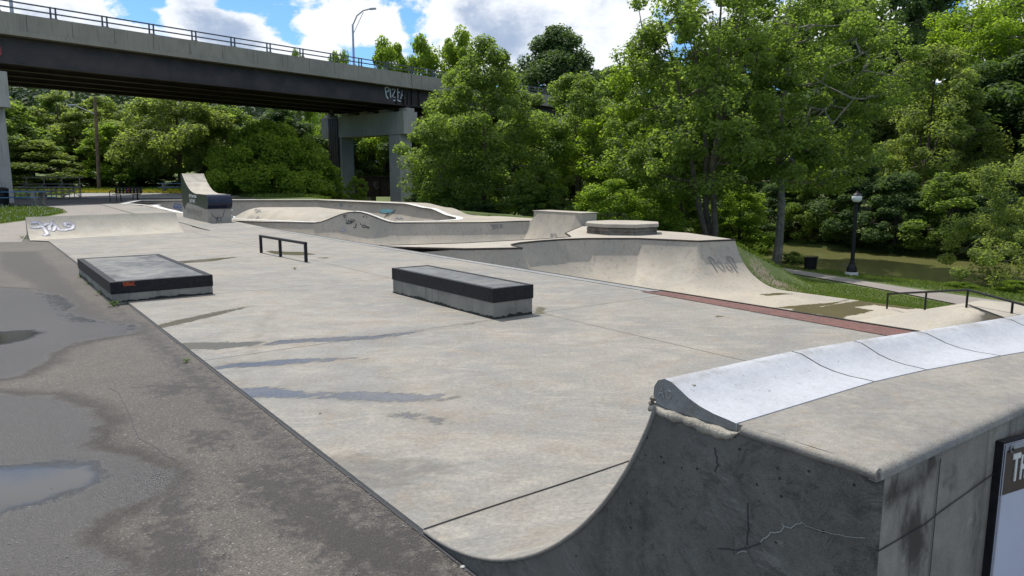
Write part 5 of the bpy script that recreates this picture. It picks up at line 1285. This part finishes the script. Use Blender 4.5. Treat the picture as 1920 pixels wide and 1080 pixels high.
# ------------------------------------------------------------------ trees
def leaves(centres, radii, n_per, size, seed, flat=.75, droop=.0):
    r_ = np.random.RandomState(seed); N = len(centres); C_ = np.repeat(centres, n_per, 0); Rr = np.repeat(radii, n_per)
    n = len(C_); d = r_.normal(size=(n, 3)); d /= np.linalg.norm(d, axis=1)[:, None]; rad = r_.uniform(.25, 1, n) ** .55
    off = d * (rad * Rr)[:, None]; off[:, 2] *= flat; p = C_ + off
    nm = d * .55 + np.array([0, 0, .75]) + r_.normal(size=(n, 3)) * .42; nm /= np.linalg.norm(nm, axis=1)[:, None]
    t = np.cross(nm, r_.normal(size=(n, 3))); t /= np.linalg.norm(t, axis=1)[:, None]; b = np.cross(nm, t)
    s = size * r_.uniform(.6, 1.25, n)[:, None]
    V = np.stack([p - t * s * .5, p + b * s * .40 + t * s * .06 - nm * s * .06, p + t * s * .55 - nm * s * .12, p - b * s * .40 + t * s * .06 - nm * s * .06], 1).reshape(-1, 3)
    return V, np.arange(n * 4, dtype=np.int32).reshape(-1, 4)
def tree_shape(seed, H, Rx, cb=.25, tr=.22, npuff=120, pr=.75, stems=1, lean=0., topsparse=0., lobes=.28, taper=.6, barebr=0):
    """branches (mesh builder) and puff centres of a tree whose foot is the origin"""
    q = random.Random(seed); mb = MB(); C_ = []; Rd = []
    ph = [q.uniform(0, 6.28) for _ in range(4)]
    def env(t, phi):
        base = math.sin(math.pi * min(1, max(0, t)) ** taper) ** .55 if 0 < t < 1 else 0
        return Rx * base * (1 + lobes * math.sin(2 * phi + ph[0] + 3 * t) * .6 + lobes * math.sin(3 * phi + ph[1] - 5 * t) * .5 + lobes * .6 * math.sin(9 * t + ph[2]))
    sk = []   # skeleton points
    for s_ in range(stems):
        a_ = 2 * math.pi * s_ / max(1, stems) + ph[3]; sp = (Rx * .35 if stems > 1 else 0)
        top = Vector((math.cos(a_) * sp + lean * H, math.sin(a_) * sp, H * (.93 if s_ == 0 else q.uniform(.75, .9)))); k_ = 9; pts = []
        for i in range(k_ + 1):
            f = i / k_; pts.append(Vector((top.x * f ** 1.1 + q.uniform(-.02, .02) * H * .5 * (f > 0), top.y * f ** 1.1 + q.uniform(-.02, .02) * H * .5 * (f > 0), top.z * f)))
        mb.tube(pts, [tr * (1.25 if i == 0 else 1) * (1 - .88 * i / k_) / (1 if stems == 1 else 1.3) for i in range(k_ + 1)], 8)
        for i in range(2, k_): sk.append((pts[i], tr * (1 - .88 * i / k_)))
    limbs = []
    nl = 13 if stems == 1 else 17
    for j in range(nl):
        sp_, r0 = q.choice(sk); t = q.uniform(.08, .92); phi = j * 2.4 + q.uniform(-.4, .4); z = H * (cb + (1 - cb) * t)
        if z < sp_.z: z = sp_.z + q.uniform(.2, 1.2)
        e = env((z / H - cb) / (1 - cb), phi) * .85; end = Vector((math.cos(phi) * e + lean * z, math.sin(phi) * e, z)); mid = sp_.lerp(end, .5) + Vector((0, 0, -abs((end - sp_).length) * .06)) + Vector((q.uniform(-.2, .2), q.uniform(-.2, .2), 0))
        pts = [sp_, sp_.lerp(mid, .5), mid, mid.lerp(end, .5) + Vector((q.uniform(-.15, .15), q.uniform(-.15, .15), .1)), end]; mb.tube(pts, [r0 * .55, r0 * .42, r0 * .3, r0 * .2, .012], 6, False)
        limbs += pts[1:]
    anchors = limbs + [p for p, _ in sk]
    for j in range(npuff):
        for _ in range(20):
            t = q.uniform(0.02, .99); phi = q.uniform(0, 2 * math.pi); e = env(t, phi) 
            if e > .05 and q.random() < (e / Rx) ** 1.0 * (1 - topsparse * t): break
        rad = e * math.sqrt(q.uniform(.18, 1)); z = H * (cb + (1 - cb) * t)
        c = Vector((math.cos(phi) * rad + lean * z, math.sin(phi) * rad, z)); C_.append(c); Rd.append(pr * q.uniform(.6, 1.25))
        if barebr and q.random() < barebr or True:
            a_ = min(anchors, key=lambda p: (p - c).length + max(0, p.z - c.z) * 1.5)
            if (a_ - c).length > .4: m1_ = a_.lerp(c, .5) + Vector((0, 0, -.1)); mb.tube([a_, m1_, c], [.035 * H / 12, .022 * H / 12, .008], 4, False)
            anchors.append(a_.lerp(c, .6))
    return mb, np.array([tuple(c) for c in C_]), np.array(Rd)
def place_tree(name, label, cat, u, Y, mat, shape, n_per, size, bark='bark', group=None, base_z=None, b_up=0):
    x = (u - 960) / FPX * Y; 
    p = Vector((x, Y, 0)); p.z = (gz(p) if base_z is None else base_z) - .1
    r_ = thing(name, label, cat, p, 0, group); mb, C_, Rd = shape; mb.M = Matrix(); 
    mb.v = [v + p for v in mb.v]; mb.build('trunk', M[bark], r_, True)
    V, F = leaves(C_, Rd, n_per, size, int(u) + 7); V = V + np.array(p)
    fast('crown', V, F, M[mat], r_)
    return r_
def zt_px(y, Y): return EYE + (338 - y) * Y / FPX
def own(label, u, Y, ytop, Rx, mat, seed, n_per=240, size=.17, cat='tree', name='maple_tree', bark='bark', group='trees on the river bank', **kw):
    p = Vector(((u - 960) / FPX * Y, Y, 0)); g = gz(p); H = zt_px(ytop, Y) - g
    return place_tree(name, label, cat, u, Y, mat, tree_shape(seed, H, Rx, **kw), n_per, size, bark, group)
own('tall maple with straight pale trunk left of the black lamp post', 1458, 40, -55, 5.6, 'leaf', 4, 250, .17, bark='bark_pale', cb=.27, tr=.27, npuff=235, pr=.78, topsparse=.35, lobes=.2)
own('many stemmed maple rising above frame behind the octagonal slab', 1335, 37.5, -90, 4.7, 'leaf', 9, 230, .17, cb=.22, tr=.24, npuff=205, pr=.75, stems=3, topsparse=.5, lobes=.3, lean=-.09)
own('full rounded maple in front of the bridge, centre of the view', 908, 47, 85, 4.5, 'leaf', 21, 330, .165, cb=.12, tr=.2, npuff=230, pr=.82, lobes=.25)
own('smaller leaning maple with bare crooked boughs, right of the central maple', 1083, 50, 145, 3.4, 'leaf', 33, 240, .18, cb=.36, tr=.17, npuff=95, pr=.75, stems=2)
own('slim trunked young tree just left of the many stemmed maple', 1277, 41, 120, 2.4, 'leaf', 40, 240, .17, cb=.3, tr=.1, npuff=60, pr=.7)
own('bright leafy tree filling the bank above the quarter pipe and octagonal slab', 1190, 47, 105, 3.9, 'leaf_bright', 52, 250, .18, cb=.10, tr=.16, npuff=150, pr=.8)
own('grey green willow like tree across the river, behind the black lamp post', 1725, 57, 95, 5.0, 'leaf_pale', 61, 270, .21, cb=.05, tr=.22, npuff=210, pr=.95, name='broadleaf_tree', group='trees across the river')
own('big yellow green tree high on the far bank, upper right', 1800, 70, -25, 5.8, 'leaf_bright', 64, 260, .25, cb=.25, tr=.28, npuff=170, pr=1.2, name='broadleaf_tree', group='trees across the river')
own('near feathery yellow green tree leaning in from the right edge over the river', 1950, 29, 275, 3.0, 'leaf_pale', 71, 300, .10, cb=.12, tr=.12, npuff=110, pr=.55, name='honey_locust', group=None, lobes=.35)
own('dark domed tree standing above the others behind the second road lamp', 1042, 100, 66, 8.0, 'leaf_dark', 82, 300, .36, cb=.25, tr=.4, npuff=240, pr=1.7, taper=.42, name='broadleaf_tree', group='trees beyond the bridge', lobes=.12)
own('wide olive tree with dark branching trunk between utility pole and round bush', 345, 72, 172, 6.6, 'leaf_pale', 91, 270, .25, cb=.16, tr=.3, npuff=180, pr=1.15, name='broadleaf_tree', group='trees left of the bridge pier')
own('big round bright green bush left of the bridge pier', 508, 58, 236, 5.0, 'leaf_bright', 95, 300, .2, cb=.0, tr=.15, npuff=220, pr=.85, stems=3, name='round_bush', cat='bush', group=None, lobes=.12, taper=.45)

PROT = {}
def proto(mat, v):
    if (mat, v) not in PROT:
        mb, C_, Rd = tree_shape(100 + v * 7 + len(mat), 10, 3.3, cb=(.12, .04, .22)[v], tr=.2, npuff=130, pr=.72, lobes=.28, taper=(.6, .5, .75)[v])
        V, F = leaves(C_, Rd, 210, .21, 500 + v)
        PROT[(mat, v)] = (mb, V, F)
    return PROT[(mat, v)]
PMESH = {}
def copy_tree(label, u, Y, ytop, Rx, mat, v, rz, name='broadleaf_tree', cat='tree', group='trees beyond the bridge', sink=.1):
    p = Vector(((u - 960) / FPX * Y, Y, 0)); p.z = gz(p) - sink; H = zt_px(ytop, Y) - p.z
    r_ = thing(name, label, cat, p, rz, group)
    key = (mat, v)
    if key not in PMESH:
        mb, V, F = proto(mat, v); t_ = mb.build('trunk', M['bark'], None, True); c_ = fast('crown', V, F, M[mat]); PMESH[key] = (t_, c_)
        first = True
    t_, c_ = PMESH[key]
    if t_.parent is not None: t_ = t_.copy(); c_ = c_.copy(); COL.objects.link(t_); COL.objects.link(c_)
    for o_ in (t_, c_): o_.parent = r_
    r_.scale = (Rx / 3.3, Rx / 3.3, H / 10)
    return r_
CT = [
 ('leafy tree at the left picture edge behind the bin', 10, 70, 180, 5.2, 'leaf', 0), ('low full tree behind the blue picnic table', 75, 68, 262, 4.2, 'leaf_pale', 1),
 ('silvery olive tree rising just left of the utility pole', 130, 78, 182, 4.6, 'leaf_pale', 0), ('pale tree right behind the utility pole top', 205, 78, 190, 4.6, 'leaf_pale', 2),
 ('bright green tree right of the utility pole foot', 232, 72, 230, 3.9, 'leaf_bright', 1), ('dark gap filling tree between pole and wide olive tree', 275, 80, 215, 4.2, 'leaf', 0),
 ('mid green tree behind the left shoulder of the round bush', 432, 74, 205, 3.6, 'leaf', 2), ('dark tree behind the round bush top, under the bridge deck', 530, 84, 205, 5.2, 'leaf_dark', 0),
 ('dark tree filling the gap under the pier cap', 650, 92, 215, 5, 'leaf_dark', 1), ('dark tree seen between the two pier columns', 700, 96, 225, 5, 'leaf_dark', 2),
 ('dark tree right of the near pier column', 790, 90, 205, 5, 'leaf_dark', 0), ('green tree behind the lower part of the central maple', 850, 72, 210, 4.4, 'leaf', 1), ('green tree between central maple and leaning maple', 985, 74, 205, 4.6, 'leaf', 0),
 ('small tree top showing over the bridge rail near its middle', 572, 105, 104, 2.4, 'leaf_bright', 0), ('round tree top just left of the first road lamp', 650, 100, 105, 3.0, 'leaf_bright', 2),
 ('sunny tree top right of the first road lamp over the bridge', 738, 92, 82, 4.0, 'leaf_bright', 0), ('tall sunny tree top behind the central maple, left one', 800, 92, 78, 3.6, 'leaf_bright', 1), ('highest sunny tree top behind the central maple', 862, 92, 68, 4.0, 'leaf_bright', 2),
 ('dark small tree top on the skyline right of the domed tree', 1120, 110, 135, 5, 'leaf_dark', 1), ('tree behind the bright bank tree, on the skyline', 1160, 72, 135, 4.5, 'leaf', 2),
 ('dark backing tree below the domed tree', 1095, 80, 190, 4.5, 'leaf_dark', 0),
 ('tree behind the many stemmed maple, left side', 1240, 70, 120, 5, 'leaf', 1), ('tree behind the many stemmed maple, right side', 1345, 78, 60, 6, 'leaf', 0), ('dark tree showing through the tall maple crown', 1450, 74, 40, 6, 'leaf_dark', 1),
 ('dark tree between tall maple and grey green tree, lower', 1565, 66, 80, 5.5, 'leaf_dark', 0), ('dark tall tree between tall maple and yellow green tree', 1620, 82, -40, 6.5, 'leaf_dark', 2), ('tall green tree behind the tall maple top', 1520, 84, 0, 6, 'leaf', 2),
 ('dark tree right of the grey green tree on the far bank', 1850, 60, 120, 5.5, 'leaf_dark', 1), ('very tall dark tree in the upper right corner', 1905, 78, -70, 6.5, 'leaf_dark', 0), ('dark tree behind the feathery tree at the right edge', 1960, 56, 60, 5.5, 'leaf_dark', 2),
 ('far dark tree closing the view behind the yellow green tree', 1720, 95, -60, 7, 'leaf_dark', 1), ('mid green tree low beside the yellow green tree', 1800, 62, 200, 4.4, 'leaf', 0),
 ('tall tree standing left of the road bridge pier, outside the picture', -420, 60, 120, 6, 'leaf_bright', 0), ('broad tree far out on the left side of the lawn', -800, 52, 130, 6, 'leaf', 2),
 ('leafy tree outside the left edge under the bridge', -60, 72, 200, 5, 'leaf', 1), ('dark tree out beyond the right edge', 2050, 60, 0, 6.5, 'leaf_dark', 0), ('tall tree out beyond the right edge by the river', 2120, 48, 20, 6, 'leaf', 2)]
rr = random.Random(77)
for (lab, u, Y, yt, Rx, mat, v) in CT:
    g_ = 'trees left of the bridge pier' if u < 600 and Y < 90 else ('trees across the river' if u > 1200 else 'trees beyond the bridge')
    copy_tree(lab, u, Y, yt, Rx, mat, v, rr.uniform(0, 6.28), group=g_)
# shrubs along the far bank and under the maples
k = 0
spots = []
for a in np.arange(34, -8, -3.0):
    p = W2(45.2 + rr.uniform(-.8, .8) + max(0, (a - 25) * .25), a); spots.append((p, 'leaf_dark' if k % 3 else 'leaf', rr.uniform(2.2, 3.0), rr.uniform(3.8, 6.0))); k += 1
for i, (p, mat, Rx, H) in enumerate(spots):
    u_ = 960 + FPX * p.x / p.y; Y = p.y; yt = 338 - (gz(p) + H - EYE) * FPX / Y
    copy_tree('dark overhanging shrub crowded on the far river bank', u_, Y, yt, Rx, mat, 1, rr.uniform(0, 6.28), 'bank_shrub', 'shrub', 'dark shrubs along the far river bank', .6)
US = [('bright shrub behind the left end of the octagonal slab', 1140, 36, 335, 2.0, 'leaf_bright'), ('bright shrub right behind the octagonal slab', 1225, 37, 350, 2.0, 'leaf_bright'), ('yellow green sapling clump below the many stemmed maple', 1268, 42, 330, 1.9, 'leaf_bright'), ('yellow green shrub seen right of the forked trunk', 1385, 46, 345, 2.2, 'leaf_bright'),
      ('green shrub at the foot of the central maple, right side', 985, 44, 335, 1.9, 'leaf'), ('shrub between bowl and central maple', 850, 47, 350, 2.0, 'leaf'), ('dark shrub left of the central maple trunk', 800, 56, 345, 2.2, 'leaf_dark'), ('small bright shrub between the two pier columns', 672, 62, 330, 1.0, 'leaf_bright'), ('bright shrub left of the dark drain casing', 612, 60, 300, 1.7, 'leaf_bright'),
      ('low shrub on the near bank below the handrail apex, left one', 1812, 27.5, 528, .65, 'leaf_bright'), ('low bright shrub on the near bank at the right edge', 1915, 26.5, 525, .75, 'leaf_bright'), ('thin shrub at the foot of the tall maple', 1490, 39, 470, .8, 'leaf'), ('shrub beneath the leaning maple', 1040, 45, 350, 1.8, 'leaf'), ('dark shrub behind the raised bowl rim', 905, 45, 378, 2.2, 'leaf_dark'),
      ('scrubby bush behind the bleachers, left', 60, 66, 330, 2.6, 'leaf_pale'), ('scrubby bush right of the bleachers', 160, 70, 325, 2.8, 'leaf_pale'), ('low bush beneath the wide olive tree', 300, 74, 318, 3.0, 'leaf_dark'), ('low bush beneath the bush row left of the monument', 400, 70, 318, 2.8, 'leaf_dark'), ('dark bush left of the wide olive tree foot', 245, 76, 318, 3.0, 'leaf_dark')]
for (lab, u, Y, yt, Rx, mat) in US: copy_tree(lab, u, Y, yt, Rx, mat, 1, rr.uniform(0, 6.28), 'shrub', 'shrub', None, .3)
# thin trunks in the shade
# hillside woods, one mass
HC = []; 
for _ in range(3700):
    Y = NR.uniform(120, 230); x = NR.uniform(-1.7, .9) * Y; p = Vector((x, Y, 0)); z = gz(p)
    HC.append((x, Y, z + NR.uniform(2, 6)))
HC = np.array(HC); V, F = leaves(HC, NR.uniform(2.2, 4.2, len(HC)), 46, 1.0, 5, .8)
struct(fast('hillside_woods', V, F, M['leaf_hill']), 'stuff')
# grass blades, clover and flowers
def blades(name, poly, n, h, wd, mat, seed, jitter=.4, petal=False):
    r_ = np.random.RandomState(seed); poly = np.array(poly); mn = poly.min(0); mx = poly.max(0); P = r_.uniform(mn, mx, (int(n * 2.2), 2)); d, _, _ = sdf(P, poly); P = P[d > .02][:n]
    Z = T(P); Mx = np.array(PARKM); B = np.stack([P[:, 0], P[:, 1], Z], 1) @ Mx[:3, :3].T + Mx[:3, 3]; n = len(B)
    th = r_.uniform(0, 6.28, n); hh_ = h * r_.uniform(.5, 1.3, n); t = np.stack([np.cos(th), np.sin(th), 0 * th], 1) * (wd * r_.uniform(.6, 1.3, n))[:, None]; up_ = np.stack([r_.normal(0, jitter, n) * hh_, r_.normal(0, jitter, n) * hh_, hh_], 1)
    V = np.stack([B - t, B + t, B + up_ + t * .3, B + up_ - t * .3], 1).reshape(-1, 3)
    if petal: V[:, 2] += h
    return struct(fast(name, V, np.arange(n * 4, dtype=np.int32).reshape(-1, 4), M[mat]), 'stuff')
blades('bank_grass', [(15.6, -6), (15.6, 9.4), (17, 13), (20, 16), (27, 17), (25, 10), (23, 6), (21.5, -6)], 70000, .05, .011, 'grassblade', 1)
blades('shore_grass', [(26.5, -6), (26.2, 4), (27.2, 10), (28.6, 14), (30, 18), (33, 22), (31, 12), (31, -6)], 26000, .075, .014, 'grassblade', 2)
lawn = [toab(*ats(u, v)[:2]) for u, v in [(0, 385), (80, 387), (112, 391), (120, 397), (58, 409), (0, 417), (-200, 430), (-200, 385)]]
blades('lawn_grass', lawn, 26000, .09, .02, 'grassblade', 3)
far_l = [toab(*ats(u, v)[:2]) for u, v in [(-60, 368), (60, 368), (130, 361), (400, 362), (480, 369), (620, 369), (620, 353), (-60, 353)]]
blades('meadow_grass', far_l, 34000, .22, .035, 'grassblade', 4)
fl = [toab(*ats(u, v)[:2]) for u, v in [(60, 368), (120, 362), (340, 364), (440, 366), (330, 358.5), (160, 357.5), (70, 360)]]
blades('yellow_wildflowers', fl, 2600, .12, .05, 'yellow', 6, .3, True)
blades('white_clover', lawn, 900, .06, .02, 'whitefl', 7, .3, True)
# weeds at the slab edge
def weed(p, r0, n, label, seed, hgt=.07):
    q = random.Random(seed); r_ = thing('weed', label, 'weed', p); mb = MB()
    st = MB()
    for i in range(n):
        th = q.uniform(0, 6.28); l = q.uniform(.4, 1) * r0; tip = Vector(p) + Vector((math.cos(th) * l, math.sin(th) * l, q.uniform(.3, 1) * hgt)); s = Vector((-math.sin(th), math.cos(th), 0)) * r0 * .22
        mid = Vector(p).lerp(tip, .6) + Vector((0, 0, hgt * .25)); st.tube([Vector(p), mid], .0015, 4); mb.add([tuple(mid), tuple(mid.lerp(tip, .5) + s), tuple(tip), tuple(mid.lerp(tip, .5) - s)], [(0, 1, 2, 3)])
    mb.build('leaves', M['leaf'], r_); st.build('stems', M['leaf'], r_)
for i, (u, v, r0, lab) in enumerate([(213, 574, .09, 'green weed at the near corner of the low platform'), (190, 553, .10, 'weed tuft under the left side of the low platform, near end'), (166, 533, .08, 'weed tuft halfway along the left side of the low platform'), (152, 520, .07, 'weed tuft near the far left end of the low platform'), (350, 679, .05, 'small weed in the joint between slab and asphalt'), (41, 447, .12, 'weed tuft at the left end of the painted quarter pipe'), (553, 505, .06, 'lone leafy sprig lying on the slab right of the grind rail')]):
    p = at(u, v, -.02 if u != 553 else .004); weed(p, r0, 22, lab, i + 3, r0 * .8)
# grit on the asphalt, most of it against the slab, and a wandering crack
r_ = np.random.RandomState(44); n_g = 1500
gb = np.where(r_.uniform(size=n_g) < .45, -.01 - np.abs(r_.normal(0, .05, n_g)), -r_.uniform(0, 3.6, n_g)); ga = r_.uniform(-2.2, 11, n_g); gs = r_.uniform(.0018, .0052, n_g)
octv = np.array([(1, 0, 0), (-1, 0, 0), (0, 1, 0), (0, -1, 0), (0, 0, .7), (0, 0, -.7)], float); octf = np.array([(0, 2, 4), (2, 1, 4), (1, 3, 4), (3, 0, 4), (2, 0, 5), (1, 2, 5), (3, 1, 5), (0, 3, 5)])
gc = np.array([tuple(W2(b_, a_, -.020 + s_ * .4)) for b_, a_, s_ in zip(gb, ga, gs)]); gv = octv[None] * gs[:, None, None] * r_.uniform(.6, 1.4, (n_g, 6, 1)) + gc[:, None]
struct(fast('grit', gv.reshape(-1, 3), (octf[None] + 6 * np.arange(n_g)[:, None, None]).reshape(-1, 3), M['gravelpix']), 'stuff')
rr = random.Random(8); cp = jit([(207, 724), (236, 757), (260, 820), (327, 863), (337, 945), (351, 1003), (380, 1078)], 7, 3.0)
V, F = ribbon([at(u, v, -.0215) for u, v in cp], .0055, None, .001); fast('crack', [tuple(v) for v in V], F, M['ink'], bpy.data.objects['asphalt'])
# loose stones on the asphalt
M['stonepale'] = simple('pale_pebble', (.5, .49, .45), .7)
for i, (u, v, lab) in enumerate([(868, 1063, 'pale pebble on the asphalt at the foot of the near ramp'), (435, 939, 'dark speck of grit on the dry asphalt'), (600, 775, 'tiny twig scrap on the slab below the long puddle')]):
    p = at(u, v, -.02 if u != 600 else .004); o = pebble(p, .012 if i == 0 else .007, i, M['stonepale' if i == 0 else 'stone'], 'pebble'); tag(o, lab, 'pebble')
